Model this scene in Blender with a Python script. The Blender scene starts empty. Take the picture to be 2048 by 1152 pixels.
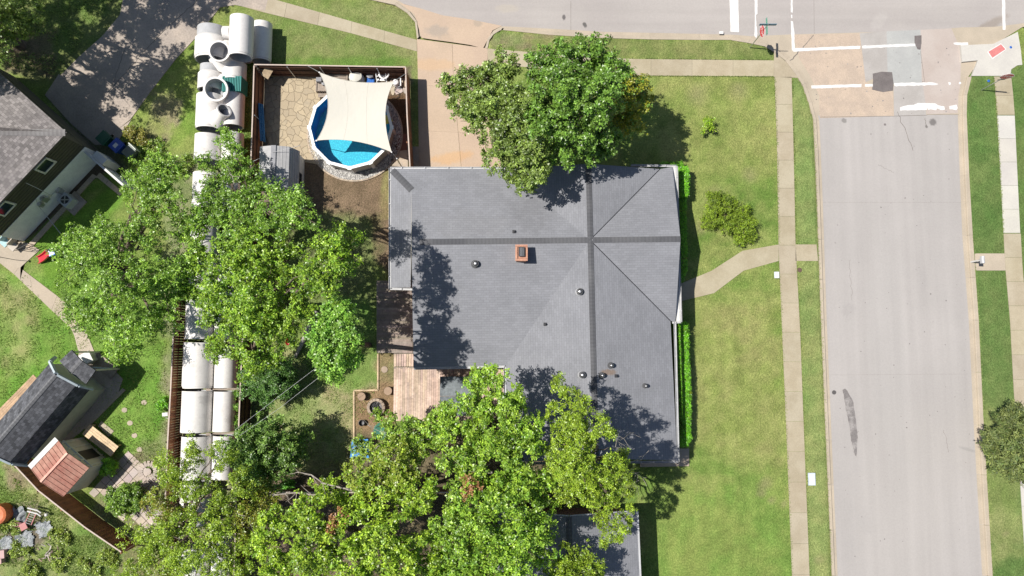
import bpy, bmesh, math, random
import numpy as np
from mathutils import Vector, Matrix
from mathutils.geometry import tessellate_polygon
PI = math.pi
# ------------------------------------------------------------------ camera, sky, sun
SC = bpy.context.scene
COL = SC.collection
CAM_H, TILT = 44.0, math.radians(5.2)
cd = bpy.data.cameras.new('camera'); cam = bpy.data.objects.new('camera', cd); COL.objects.link(cam)
cam.location = (0, 0, CAM_H); cam.rotation_euler = (TILT, 0, 0)
cd.lens = 24; cd.sensor_width = 36; cd.clip_start = 0.1; cd.clip_end = 2000
SC.camera = cam
SUN_EL, SHADOW_AZ = math.radians(59), math.radians(-5.5)      # direction the shadows fall, measured from +x
w = bpy.data.worlds.new('World'); SC.world = w; w.use_nodes = True
nt = w.node_tree; bg = nt.nodes['Background']
sky = nt.nodes.new('ShaderNodeTexSky'); sky.sky_type = 'NISHITA'; sky.sun_disc = False
sky.sun_elevation = SUN_EL
sun_az = SHADOW_AZ + PI                                          # direction towards the sun, from +x
sky.sun_rotation = PI / 2 - sun_az
nt.links.new(sky.outputs[0], bg.inputs[0]); bg.inputs[1].default_value = 0.066
sl = bpy.data.lights.new('sun', 'SUN'); sl.energy = 4.75; sl.angle = math.radians(0.53); sl.color = (1.0, 0.96, 0.89)
so = bpy.data.objects.new('sun', sl); COL.objects.link(so); so.location = (-30, 5, 60)
sdir = Vector((math.cos(SUN_EL) * math.cos(sun_az), math.cos(SUN_EL) * math.sin(sun_az), math.sin(SUN_EL)))
so.rotation_euler = sdir.to_track_quat('Z', 'Y').to_euler()
SC.view_settings.view_transform = 'Standard'; SC.view_settings.look = 'None'
SC.view_settings.exposure = 0.35; SC.view_settings.gamma = 1
SC.cycles.max_bounces = 8; SC.cycles.transparent_max_bounces = 16

# ------------------------------------------------------------------ where a surveyed point of the photo lies at height h
F = 2048 * 24 / 36
CT, ST = math.cos(TILT), math.sin(TILT)
def U(px, py, h=0.0):
    dx, dy = (px - 1024) / F, (576 - py) / F
    yy, zz = dy * CT + ST, dy * ST - CT
    t = (CAM_H - h) / -zz
    return Vector((dx * t, yy * t, h))
def unU(x, y, z=0.0):
    # forward: numpy ok
    Z = z - CAM_H
    yc = y * CT + Z * ST; zc = -y * ST + Z * CT
    return 1024 + F * x / -zc, 576 - F * yc / -zc
def PX(n, h=0.0): return n / F * (CAM_H - h)                      # length of n photo pixels at height h

# ------------------------------------------------------------------ materials
def srgb(r, g, b):
    f = lambda c: (c / 255 / 12.92) if c / 255 <= .04045 else ((c / 255 + .055) / 1.055) ** 2.4
    return (f(r), f(g), f(b))
def c4(c): return (c[0], c[1], c[2], 1)
MATS = {}
class NT:
    def __init__(s, name):
        s.m = bpy.data.materials.new(name); s.m.use_nodes = True; s.t = s.m.node_tree; s.n = s.t.nodes; s.l = s.t.links
        s.b = s.n['Principled BSDF']; s.out = s.n['Material Output']; MATS[name] = s.m
    def new(s, typ, **kw):
        x = s.n.new(typ)
        for k, v in kw.items():
            if k in ('blend_type', 'data_type', 'operation', 'feature', 'distance', 'noise_dimensions', 'attribute_name', 'layer_name', 'wave_type', 'bands_direction', 'offset', 'offset_frequency'): setattr(x, k, v)
            else: x.inputs[k].default_value = v
        return x
    def link(s, a, b): s.l.new(a, b)
    def mix(s, fac, a, b, blend='MIX'):
        x = s.n.new('ShaderNodeMix'); x.data_type = 'RGBA'; x.blend_type = blend
        for i, v in ((0, fac), (6, a), (7, b)):
            if isinstance(v, (int, float)): x.inputs[i].default_value = v
            elif isinstance(v, tuple): x.inputs[i].default_value = c4(v)
            else: s.link(v, x.inputs[i])
        return x.outputs[2]
    def coord(s, kind):
        if kind == 'UV': return s.new('ShaderNodeUVMap').outputs[0]
        if kind == 'World': return s.new('ShaderNodeNewGeometry').outputs['Position']
        return s.n.new('ShaderNodeTexCoord').outputs['Object']
    def noise(s, co, scale, detail=4, rough=.6):
        x = s.n.new('ShaderNodeTexNoise'); x.inputs['Scale'].default_value = scale; x.inputs['Detail'].default_value = detail
        x.inputs['Roughness'].default_value = rough; s.link(co, x.inputs['Vector']); return x.outputs[0]
    def ramp(s, v, a, b):
        x = s.n.new('ShaderNodeMapRange'); x.interpolation_type = 'SMOOTHSTEP'; s.link(v, x.inputs[0]); x.inputs[1].default_value = a; x.inputs[2].default_value = b
        return x.outputs[0]
    def math(s, op, a, b=0.0):
        x = s.n.new('ShaderNodeMath'); x.operation = op
        for i, v in ((0, a), (1, b)):
            if isinstance(v, (int, float)): x.inputs[i].default_value = v
            else: s.link(v, x.inputs[i])
        return x.outputs[0]
    def bump(s, h, strength, dist=.02):
        x = s.n.new('ShaderNodeBump'); x.inputs['Strength'].default_value = strength; x.inputs['Distance'].default_value = dist
        s.link(h, x.inputs['Height']); s.link(x.outputs[0], s.b.inputs['Normal'])
    def spot(s, co, col, p, r, color, amt=.8, sx=1, sy=1, rot=0, soft=.5, warp=.5):
        # a stain of its own shape lying on the surface at p
        mp = s.n.new('ShaderNodeMapping'); mp.vector_type = 'TEXTURE'
        mp.inputs['Location'].default_value = (p[0], p[1], p[2] if len(p) > 2 else 0); mp.inputs['Rotation'].default_value = (0, 0, rot)
        mp.inputs['Scale'].default_value = (r * sx, r * sy, 100)
        s.link(co, mp.inputs[0])
        ln = s.n.new('ShaderNodeVectorMath'); ln.operation = 'LENGTH'; s.link(mp.outputs[0], ln.inputs[0])
        nz = s.noise(co, 2.0 / max(r, .3), 5, .65)
        d = s.math('ADD', ln.outputs['Value'], s.math('MULTIPLY', s.math('SUBTRACT', nz, .5), warp * 2))
        k = s.math('MULTIPLY', s.math('SUBTRACT', 1.0, s.ramp(d, 1 - soft, 1 + soft * .2)), amt)
        return s.mix(k, col, color)

def mk(name, c1, c2=None, scale=1.0, lo=.35, hi=.65, rough=.8, fine=(0, 0), bump=(0, 0), attr=False, coord='World', metal=0, spec=None, spots=(), detail=5, brick=None):
    if name in MATS: return MATS[name]
    s = NT(name); co = s.coord(coord)
    if c2 is None: c2 = tuple(v * .85 for v in c1)
    col = s.mix(s.ramp(s.noise(co, scale, detail), lo, hi), c1, c2)
    for sp in spots: col = s.spot(co, col, **sp)
    if fine[1]:
        f = s.ramp(s.noise(co, fine[0], 3, .7), .25, .75)
        g = s.mix(f, (1 - fine[1],) * 3, (1 + fine[1],) * 3); col = s.mix(1.0, col, g, 'MULTIPLY')
    if attr:
        a = s.new('ShaderNodeAttribute', attribute_name='Col'); col = s.mix(1.0, col, a.outputs['Color'], 'MULTIPLY')
    if brick:
        b = s.n.new('ShaderNodeTexBrick'); s.link(s.coord('UV'), b.inputs['Vector'])
        b.inputs['Scale'].default_value = 1; b.inputs['Brick Width'].default_value = brick[0]; b.inputs['Row Height'].default_value = brick[1]
        b.inputs['Mortar Size'].default_value = brick[2]; b.inputs['Mortar Smooth'].default_value = .3; b.offset = .5
        v = brick[3]; b.inputs['Color1'].default_value = c4((1 - v,) * 3); b.inputs['Color2'].default_value = c4((1 + v,) * 3); b.inputs['Mortar'].default_value = c4((brick[4],) * 3)
        b.inputs['Bias'].default_value = 0
        col = s.mix(1.0, col, b.outputs[0], 'MULTIPLY')
    s.link(col, s.b.inputs['Base Color']); s.b.inputs['Roughness'].default_value = rough; s.b.inputs['Metallic'].default_value = metal
    if spec is not None: s.b.inputs['Specular IOR Level'].default_value = spec
    if bump[1]: s.bump(s.noise(co, bump[0], 4, .7), bump[1])
    return s.m

def plain(name, c, rough=.6, metal=0, var=.12):
    return mk(name, c, tuple(v * (1 - var) for v in c), 3.0, rough=rough, metal=metal, fine=(25, .05))

# ------------------------------------------------------------------ mesh collector
class M:
    def __init__(s): s.v = []; s.f = []; s.c = []; s.uv = []; s.hasuv = False
    def face(s, pts, col=(1, 1, 1), uv=None):
        i = len(s.v); s.v += [tuple(p) for p in pts]; s.f.append(tuple(range(i, i + len(pts)))); s.c.append(col)
        s.uv.append(uv); s.hasuv |= uv is not None
    def mesh(s, vs, fs, col=(1, 1, 1)):
        i = len(s.v); s.v += [tuple(p) for p in vs]
        for f in fs: s.f.append(tuple(i + k for k in f)); s.c.append(col); s.uv.append(None)
    def hexa(s, b, t, col=(1, 1, 1)):     # bottom 4 and top 4 corners (ccw seen from above)
        s.mesh(list(b) + list(t), [(3, 2, 1, 0), (4, 5, 6, 7), (0, 1, 5, 4), (1, 2, 6, 5), (2, 3, 7, 6), (3, 0, 4, 7)], col)
    def box(s, c, size, rot=0, col=(1, 1, 1), mat=None):
        hx, hy, hz = size[0] / 2, size[1] / 2, size[2] / 2
        R = mat or Matrix.Rotation(rot, 3, 'Z'); c = Vector(c)
        P = [c + R @ Vector((x, y, z)) for z in (-hz, hz) for x, y in ((-hx, -hy), (hx, -hy), (hx, hy), (-hx, hy))]
        s.hexa(P[:4], P[4:], col)
    def bar(s, a, b, wd, ht, col=(1, 1, 1), up=(0, 0, 1)):  # box from a to b, its underside centred on the line
        a, b = Vector(a), Vector(b); d = (b - a).normalized(); sd = d.cross(Vector(up)).normalized(); u = sd.cross(d)
        s.hexa([a - sd * wd / 2, a + sd * wd / 2, b + sd * wd / 2, b - sd * wd / 2], [a - sd * wd / 2 + u * ht, a + sd * wd / 2 + u * ht, b + sd * wd / 2 + u * ht, b - sd * wd / 2 + u * ht], col)
    def prism(s, poly, z0, z1, col=(1, 1, 1), top=True, bottom=False):
        P = [Vector((p[0], p[1], 0)) for p in poly]; n = len(P)
        ar = sum(P[i].x * P[(i + 1) % n].y - P[(i + 1) % n].x * P[i].y for i in range(n))
        if ar < 0: P.reverse()
        vs = [(p.x, p.y, z0) for p in P] + [(p.x, p.y, z1) for p in P]
        fs = [(i, (i + 1) % n, n + (i + 1) % n, n + i) for i in range(n)]
        for t in tessellate_polygon([P]):
            a, b, c = t
            nz = (P[b] - P[a]).cross(P[c] - P[a]).z
            if nz < 0: a, c = c, a
            if top: fs.append((n + a, n + b, n + c))
            if bottom: fs.append((c, b, a))
        s.mesh(vs, fs, col)
    def tube(s, pts, rad, n=10, caps=True, col=(1, 1, 1)):
        pts = [Vector(p) for p in pts]; k = len(pts)
        if isinstance(rad, (int, float)): rad = [rad] * k
        vs = []; ref = None
        for i, p in enumerate(pts):
            d = (pts[min(i + 1, k - 1)] - pts[max(i - 1, 0)]).normalized()
            if ref is None or abs(ref.dot(d)) > .95: ref = Vector((0, 0, 1)) if abs(d.z) < .9 else Vector((1, 0, 0))
            x = d.cross(ref).normalized(); y = d.cross(x).normalized(); ref = x.cross(d) * 1.0
            for j in range(n):
                a = 2 * PI * j / n; vs.append(p + (x * math.cos(a) + y * math.sin(a)) * rad[i])
        fs = []
        for i in range(k - 1):
            for j in range(n):
                a, b = i * n + j, i * n + (j + 1) % n; fs.append((a, a + n, b + n, b))
        if caps: fs.append(tuple(range(n))); fs.append(tuple(reversed(range((k - 1) * n, k * n))))
        s.mesh(vs, fs, col)
    def lathe(s, c, prof, n=24, col=(1, 1, 1), axis=None, sx=1):  # profile (r,z) about an axis through c
        A = Matrix.Identity(3) if axis is None else Vector(axis).to_track_quat('Z', 'Y').to_matrix()
        c = Vector(c); vs = []
        for r, z in prof:
            for j in range(n):
                a = 2 * PI * j / n; vs.append(c + A @ Vector((r * math.cos(a) * sx, r * math.sin(a), z)))
        fs = []
        for i in range(len(prof) - 1):
            for j in range(n):
                a, b = i * n + j, i * n + (j + 1) % n; fs.append((a, b, b + n, a + n))
        s.mesh(vs, fs, col)
    def build(s, name, m, parent=None, smooth=False, merge=False):
        me = bpy.data.meshes.new(name); off = Vector((0, 0, 0))
        o = parent
        while o is not None: off += o.location; o = o.parent
        V = np.array(s.v, dtype=np.float32) - np.array(off, dtype=np.float32)
        me.from_pydata(V.tolist(), [], s.f)
        ca = me.color_attributes.new('Col', 'FLOAT_COLOR', 'CORNER')
        arr = np.ones((len(me.loops), 4), np.float32); k = 0
        for f, c in zip(s.f, s.c): arr[k:k + len(f), :3] = c; k += len(f)
        ca.data.foreach_set('color', arr.ravel())
        if s.hasuv:
            ul = me.uv_layers.new(name='UVMap'); ua = np.zeros((len(me.loops), 2), np.float32); k = 0
            for f, u in zip(s.f, s.uv):
                if u is not None: ua[k:k + len(f)] = u
                k += len(f)
            ul.data.foreach_set('uv', ua.ravel())
        if smooth:
            me.polygons.foreach_set('use_smooth', [True] * len(me.polygons))
        me.materials.append(m if not isinstance(m, str) else MATS[m])
        if smooth or merge:
            bm = bmesh.new(); bm.from_mesh(me); bmesh.ops.remove_doubles(bm, verts=bm.verts, dist=1e-4); bm.to_mesh(me); bm.free()
        o = bpy.data.objects.new(name, me); COL.objects.link(o)
        if smooth:
            try: me.set_sharp_from_angle(angle=math.radians(35))
            except Exception: pass
        if parent is not None: o.parent = parent
        return o
def tag(o, label, cat, group=None, kind=None):
    o['label'] = label; o['category'] = cat
    if group: o['group'] = group
    if kind: o['kind'] = kind
    return o
def thing(name, loc, label, cat, group=None):
    o = bpy.data.objects.new(name, None); COL.objects.link(o); o.location = loc; o.empty_display_size = .3
    return tag(o, label, cat, group)
def struct(name, mc, m, **k):
    o = mc.build(name, m, **k); o['kind'] = 'structure'; return o
def dup(o, loc=None, parent=None):
    c = o.copy(); COL.objects.link(c)
    if parent is not None: c.parent = parent
    if loc is not None: c.location = loc
    for ch in [x for x in bpy.data.objects if x.parent == o]: dup(ch, parent=c)
    return c
rnd = random.Random(7); RNG = np.random.default_rng(11)
def G(pts, h=0.0): return [U(x, y, h) for x, y in pts]

# value noise for the ground
def vnoise(x, y, seed=0):
    xi = np.floor(x).astype(np.int64); yi = np.floor(y).astype(np.int64); fx = x - xi; fy = y - yi
    fx = fx * fx * (3 - 2 * fx); fy = fy * fy * (3 - 2 * fy)
    def h(a, b):
        n = (a * 374761393 + b * 668265263 + seed * 974634777) & 0xffffffff
        n = ((n ^ (n >> 13)) * 1274126177) & 0xffffffff
        return ((n ^ (n >> 16)) & 0xffff) / 65535.0
    return (h(xi, yi) * (1 - fx) + h(xi + 1, yi) * fx) * (1 - fy) + (h(xi, yi + 1) * (1 - fx) + h(xi + 1, yi + 1) * fx) * fy
def fbm(x, y, s, seed=0, oct=4):
    v = 0; a = .5; t = 0
    for i in range(oct): v = v + a * vnoise(x * s, y * s, seed + i); t += a; a *= .55; s *= 2.1
    return v / t
def sdist(px, py, poly):     # signed distance (photo units, on the ground) to a polygon, negative inside
    d = np.full(px.shape, 1e9); ins = np.zeros(px.shape, bool); n = len(poly)
    for i in range(n):
        x0, y0 = poly[i]; x1, y1 = poly[(i + 1) % n]
        ex, ey = x1 - x0, y1 - y0; wx, wy = px - x0, py - y0
        t = np.clip((wx * ex + wy * ey) / (ex * ex + ey * ey + 1e-9), 0, 1)
        d = np.minimum(d, np.hypot(wx - ex * t, wy - ey * t))
        if y0 != y1:
            c = ((y0 <= py) != (y1 <= py)) & (px < x0 + (py - y0) * ex / (y1 - y0)); ins ^= c
    return np.where(ins, -d, d)
# ================================================================== SETTING: ground, roads, pavements
GREEN, LUSH, DRYG, STRAW, SOIL, DARKS = (.105, .165, .035), (.085, .185, .028), (.21, .225, .075), (.36, .30, .17), (.27, .19, .125), (.10, .075, .055)
ROAD_IN = [(300, -420), (520, -160), (640, -75), (745, -5), (800, 12), (826, 26), (836, 45), (841, 78), (870, 84), (966, 101), (974, 80), (984, 66), (997, 56), (1010, 53), (1140, 62), (1210, 66), (1400, 70), (1480, 72), (1530, 84), (1572, 112), (1597, 142), (1610, 166), (1624, 205), (1633, 240), (1636, 300), (1640, 400), (1648, 640), (1658, 880), (1670, 1152), (1695, 1700),
           (2010, 1700), (1976, 1152), (1958, 850), (1948, 640), (1936, 470), (1930, 350), (1926, 230), (1927, 190), (1937, 155), (1955, 128), (1990, 88), (2048, 52), (2150, 20), (2700, -60), (2700, -420)]
PATCH = [  # polygon, colour, second colour, feather, warp
    ([(1240, 140), (1640, 140), (1660, 1400), (1230, 1400)], GREEN, DRYG, 14, 6),
    ([(1290, 140), (1555, 140), (1560, 350), (1390, 380), (1290, 330)], (.15, .185, .05), (.235, .235, .085), 20, 14),
    ([(1380, 600), (1565, 600), (1575, 940), (1380, 900)], (.165, .195, .055), (.24, .235, .09), 25, 14),
    ([(1300, 960), (1580, 960), (1592, 1500), (1290, 1500)], (.122, .192, .042), (.18, .215, .06), 30, 25),
    ([(1585, 150), (1640, 150), (1665, 1300), (1620, 1300)], (.14, .19, .06), (.21, .225, .085), 6, 4),
    ([(1920, 130), (2300, 130), (2300, 1500), (1975, 1500)], (.075, .13, .035), (.115, .15, .05), 8, 6),
    ([(1955, 820), (2045, 820), (2045, 1120), (1975, 1120)], (.2, .21, .085), (.13, .17, .05), 14, 12),
    ([(500, 0), (835, 0), (835, 160), (500, 125)], (.12, .165, .045), (.2, .2, .085), 12, 8),
    ([(530, 115), (820, 115), (820, 145), (530, 140)], (.095, .165, .035), (.14, .18, .05), 6, 4),
    ([(975, 60), (1120, 70), (1110, 112), (975, 100)], (.12, .16, .05), (.30, .24, .15), 8, 10),
    ([(1040, 75), (1550, 80), (1550, 120), (1100, 112)], (.12, .155, .045), (.2, .2, .08), 6, 4),
    ([(250, 130), (395, 60), (395, 345), (260, 345), (235, 260)], (.12, .19, .035), (.2, .22, .07), 14, 10),
    ([(300, 185), (350, 190), (355, 270), (295, 285), (285, 235)], (.36, .30, .20), (.2, .21, .075), 8, 20),
    ([(-200, 560), (330, 520), (335, 930), (170, 930), (-200, 900)], (.095, .2, .03), (.15, .22, .05), 14, 10),
    ([(0, 560), (60, 560), (90, 700), (20, 740), (0, 700)], (.13, .21, .045), (.24, .24, .1), 20, 18),
    ([(60, 480), (240, 360), (250, 400), (160, 500), (110, 600)], (.095, .18, .03), (.12, .2, .03), 8, 3),
    ([(-200, 930), (30, 935), (240, 1105), (300, 1300), (-200, 1300)], (.12, .19, .045), (.25, .24, .11), 10, 14),
    ([(0, 925), (40, 930), (60, 975), (20, 985), (0, 970)], (.33, .27, .17), (.2, .21, .08), 12, 12),
    ([(10, 1010), (85, 1010), (95, 1080), (40, 1120), (0, 1110)], (.30, .25, .18), (.16, .14, .11), 10, 10),
    ([(200, 915), (340, 880), (345, 1152), (180, 1152)], (.10, .16, .04), (.24, .2, .13), 10, 12),
    ([(335, 330), (520, 250), (505, 1400), (330, 1400)], (.28, .25, .17), (.12, .16, .05), 10, 12),
    ([(480, 110), (520, 130), (515, 400), (480, 400)], (.09, .17, .03), (.2, .2, .09), 6, 5),
    ([(545, 690), (760, 690), (760, 960), (545, 960)], (.33, .29, .16), (.15, .2, .065), 14, 12),
    ([(560, 600), (752, 560), (755, 775), (620, 775)], (.115, .19, .045), (.18, .21, .07), 12, 10),
    ([(500, 940), (900, 940), (900, 1180), (500, 1180)], (.27, .205, .15), (.18, .14, .1), 10, 10),
    ([(520, 320), (810, 300), (810, 570), (700, 480), (520, 440)], (.28, .20, .135), (.20, .145, .095), 8, 5),
    ([(585, 430), (760, 440), (760, 600), (560, 600)], (.16, .17, .075), (.09, .13, .035), 16, 12),
    ([(768, 330), (785, 330), (785, 440), (760, 440)], (.26, .25, .1), (.3, .22, .13), 6, 6),
    ([(516, 150), (820, 135), (820, 345), (516, 300)], (.24, .18, .125), (.17, .13, .095), 4, 3),
    ([(528, 158), (566, 158), (566, 300), (528, 300)], (.17, .165, .15), (.3, .27, .22), 4, 4),
    ([(770, 185), (815, 185), (815, 275), (780, 275)], (.21, .125, .075), (.12, .075, .045), 4, 5),
    ([(708, 780), (756, 780), (756, 706), (790, 706), (790, 900), (708, 900)], (.36, .245, .145), (.30, .2, .12), 3, 2),
    ([(756, 706), (790, 706), (790, 765), (756, 765)], (.33, .25, .14), (.2, .2, .09), 6, 6),
    ([(700, 870), (1100, 830), (1110, 1200), (700, 1200)], (.22, .18, .11), (.13, .11, .07), 14, 10),
    ([(0, -60), (260, -60), (260, 60), (110, 160), (0, 130)], (.09, .14, .035), (.14, .15, .06), 16, 10),
    ([(10, 60), (110, 60), (110, 150), (10, 140)], (.26, .2, .14), (.1, .13, .04), 12, 12),
    ([(100, 270), (250, 330), (185, 360), (40, 495), (0, 480)], (.115, .09, .065), (.17, .13, .09), 4, 3),
    ([(105, 200), (225, 280), (265, 345), (200, 330), (130, 250)], (.12, .14, .06), (.17, .15, .11), 8, 6),
    ([(228, 1152), (330, 960), (350, 1152)], (.22, .2, .1), (.1, .14, .04), 10, 10),
]
def make_ground():
    xs = np.concatenate([np.array([-900, -400, -150, -80, -55]), np.arange(-42, 42.01, .17), np.array([55, 80, 150, 400, 900])])
    ys = np.concatenate([np.array([-900, -400, -150, -80, -45]), np.arange(-22, 27.01, .17), np.array([45, 80, 150, 400, 900])])
    X, Y = np.meshgrid(xs, ys); Z = np.zeros_like(X)
    px, py = unU(X, Y, 0.0)
    far = (np.abs(X) > 43) | (Y > 28) | (Y < -23)
    px = np.where(far, 1e5, px); py = np.where(far, -1e5, py)
    wx = (fbm(X, Y, .9, 5) - .5) * 2; wy = (fbm(X, Y, .9, 9) - .5) * 2
    n1 = np.clip((fbm(X, Y, .45, 1) - .34) / .32, 0, 1); n2 = np.clip((fbm(X, Y, 1.6, 2) - .33) / .34, 0, 1)
    k = (.55 * n1 + .45 * n2)[..., None]
    C = np.array(GREEN) * (1 - k) + np.array(DRYG) * k
    for poly, a, b, fe, wp in PATCH:
        d = sdist(px + wx * wp * 2.2, py + wy * wp * 2.2, poly)
        m = np.clip(.5 - d / (fe * 2), 0, 1)[..., None]; m = m * m * (3 - 2 * m)
        q = k if b[0] > .1 else k * .8
        C = C * (1 - m) + (np.array(a) * (1 - q) + np.array(b) * q) * m
    # mown stripes and worn fairway streaks on the front lawn
    inl = np.clip(.5 - sdist(px, py, [(1370, 590), (1570, 590), (1590, 1300), (1300, 1300), (1370, 900)]) / 40, 0, 1)
    st = np.sin(X * 2 * PI / 1.15 + 2 * fbm(X, Y, .2, 3)) * .045 * inl
    g_ = np.clip((C[..., 1] - .84 * C[..., 0]) / (.22 * C[..., 0]), 0, 1)[..., None]; C = C * (1 + (np.array((1.54, 1.59, 1.56)) - 1) * g_)
    C *= (1 + st + (fbm(X, Y, 3.2, 21) - .5) * .5 + (fbm(X, Y, 1.1, 41) - .5) * .3)[..., None]
    # a few bald, straw coloured scraps
    for (x, y, r) in ((1530, 968, 14), (1545, 1000, 9), (1525, 985, 10), (1568, 1008, 8), (1430, 395, 22), (1400, 455, 16), (1480, 180, 20), (1395, 190, 26), (1015, 1180, 10), (1500, 350, 18), (2013, 1070, 8), (1640, 1120, 12), (40, 600, 20), (60, 640, 14), (10, 725, 12)):
        d = np.hypot(px - x + wx * 9, py - y + wy * 9)
        m = np.clip(1.2 - d / r, 0, 1)[..., None] * .6; C = C * (1 - m) + np.array((.32, .29, .15)) * m
    d = sdist(px, py, ROAD_IN); Z = np.where(d < 5.0, -.17, 0.0); Z = np.where(far, -.17, Z)
    Z[(Z == 0)] += ((fbm(X, Y, .5, 31) - .5) * .03)[Z == 0] - .012
    ny, nx = X.shape; V = np.stack([X, Y, Z], -1).reshape(-1, 3).astype(np.float32)
    I = np.arange(nx * ny).reshape(ny, nx)
    Q = np.stack([I[:-1, :-1], I[:-1, 1:], I[1:, 1:], I[1:, :-1]], -1).reshape(-1, 4)
    me = bpy.data.meshes.new('ground'); me.vertices.add(len(V)); me.vertices.foreach_set('co', V.ravel())
    me.loops.add(Q.size); me.loops.foreach_set('vertex_index', Q.ravel().astype(np.int32))
    me.polygons.add(len(Q)); me.polygons.foreach_set('loop_start', np.arange(0, Q.size, 4, dtype=np.int32)); me.polygons.foreach_set('loop_total', np.full(len(Q), 4, np.int32))
    me.update()
    ca = me.color_attributes.new('Col', 'FLOAT_COLOR', 'POINT')
    A = np.ones((len(V), 4), np.float32); A[:, :3] = np.clip(C.reshape(-1, 3), .01, 1); ca.data.foreach_set('color', A.ravel())
    s = NT('grass_ground'); co = s.coord('World'); a = s.new('ShaderNodeAttribute', attribute_name='Col')
    f1 = s.ramp(s.noise(co, 9, 4, .75), .3, .7); f2 = s.ramp(s.noise(co, 34, 3, .7), .3, .7)
    col = s.mix(1.0, a.outputs['Color'], s.mix(f1, (.70, .74, .68), (1.29, 1.25, 1.27)), 'MULTIPLY')
    col = s.mix(1.0, col, s.mix(f2, (.74, .77, .72), (1.26, 1.24, 1.28)), 'MULTIPLY')
    s.link(col, s.b.inputs['Base Color']); s.b.inputs['Roughness'].default_value = .95; s.b.inputs['Specular IOR Level'].default_value = .1
    s.bump(s.math('ADD', f1, s.math('MULTIPLY', f2, .6)), .8, .05)
    me.materials.append(s.m); o = bpy.data.objects.new('ground', me); COL.objects.link(o); o['kind'] = 'structure'
    return o
make_ground()

# concrete and asphalt
TAN, PALE = (.40, .33, .235), (.47, .445, .41)
mk('walk_concrete', (.335, .285, .20), (.385, .335, .245), .8, rough=.9, fine=(14, .08), attr=True, bump=(30, .2))
mk('kerb_concrete', (.42, .355, .275), (.37, .315, .245), .7, rough=.9, fine=(16, .08), attr=True, bump=(30, .2))
mk('white_concrete', (.50, .475, .43), (.46, .435, .40), .8, rough=.9, fine=(14, .06), attr=True)
DS = lambda x, y: U(x, y)
mk('drive_concrete', (.455, .345, .255), (.42, .318, .24), .35, rough=.9, fine=(12, .07), attr=True, bump=(30, .2), spots=[
    dict(p=DS(875, 62), r=.9, color=(.27, .24, .21), amt=.55, sx=1, sy=.6, warp=.9), dict(p=DS(905, 315), r=1.3, color=(.52, .30, .13), amt=.5, sx=1.3, sy=.35, rot=.15, warp=.8),
    dict(p=DS(940, 180), r=1.1, color=(.38, .29, .215), amt=.35, sx=.7, sy=1.3, warp=1.0), dict(p=DS(880, 240), r=1.2, color=(.39, .295, .22), amt=.35, sx=1.2, sy=.6, warp=1.0), dict(p=DS(860, 130), r=1.6, color=(.52, .33, .17), amt=.35, sx=1.3, sy=.3, warp=.8), dict(p=DS(955, 45), r=.35, color=(.3, .25, .2), amt=.6), dict(p=DS(890, 85), r=.8, color=(.36, .28, .21), amt=.4, warp=.9)])
mk('road_concrete', (.362, .337, .322), (.332, .310, .296), .12, rough=.92, fine=(10, .045), bump=(40, .15), spots=[
    dict(p=DS(1812, 1020), r=4, color=(.36, .335, .315), amt=.5, sx=.9, sy=2.2, warp=.5), dict(p=DS(1780, 700), r=3, color=(.36, .34, .325), amt=.45, sx=.5, sy=3, warp=.5),
    dict(p=DS(1700, 620), r=.5, color=(.30, .28, .27), amt=.4, warp=.9), dict(p=DS(1850, 560), r=.7, color=(.31, .29, .28), amt=.35, sx=.5, sy=1.6, warp=.9), dict(p=DS(1735, 1050), r=.6, color=(.30, .28, .27), amt=.3, sx=.6, sy=1.5, warp=.9), dict(p=DS(1868, 243), r=.28, color=(.11, .10, .095), amt=.8), dict(p=DS(1690, 240), r=.2, color=(.15, .14, .13), amt=.7), dict(p=DS(1855, 252), r=.12, color=(.15, .14, .13), amt=.8), dict(p=DS(1940, 900), r=.6, color=(.25, .24, .23), amt=.5, sx=1.2, sy=.2, rot=-.3),
    dict(p=DS(1670, 785), r=.15, color=(.07, .065, .065), amt=.95, warp=.1, soft=.2), dict(p=DS(1772, 248), r=.1, color=(.12, .1, .1), amt=.8), dict(p=DS(1911, 190), r=.18, color=(.1, .095, .09), amt=.8, sy=1.6), dict(p=DS(1834, 180), r=.12, color=(.1, .095, .09), amt=.8)])
mk('north_road_surface', (.335, .305, .29), (.365, .335, .315), .13, rough=.92, fine=(12, .05), bump=(40, .15), spots=[
    dict(p=DS(1760, 40), r=.9, color=(.42, .39, .365), amt=.4, sx=1, sy=.5, rot=.8), dict(p=DS(1170, 48), r=.16, color=(.09, .085, .08), amt=.9, sy=1.5, rot=.4), dict(p=DS(1128, 33), r=.14, color=(.1, .09, .09), amt=.9, sy=1.6), dict(p=DS(1015, 15), r=.7, color=(.42, .37, .3), amt=.4, sx=1.4, sy=.5),
    dict(p=DS(1980, 50), r=1.1, color=(.24, .2, .165), amt=.65, sx=1.5, sy=.35, rot=.5)])
mk('alley_concrete', (.40, .335, .28), (.31, .265, .23), .5, rough=.92, fine=(9, .16), bump=(20, .2))
mk('aggregate_concrete', (.455, .36, .28), (.40, .32, .255), 1.2, rough=.95, fine=(22, .16), bump=(30, .4))
mk('grey_patch_concrete', (.33, .305, .285), (.37, .345, .325), .8, rough=.9, fine=(14, .06))
mk('blue_grey_concrete', (.375, .375, .36), (.335, .335, .325), .7, rough=.9, fine=(14, .06))
mk('pink_grey_concrete', (.385, .325, .29), (.42, .365, .33), .5, rough=.9, fine=(14, .05))
mk('fresh_asphalt', (.125, .108, .105), (.155, .135, .13), 2, rough=.9, fine=(25, .2))
mk('road_paint', (.68, .665, .645), (.60, .585, .565), 3, rough=.7, fine=(12, .03))
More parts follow.
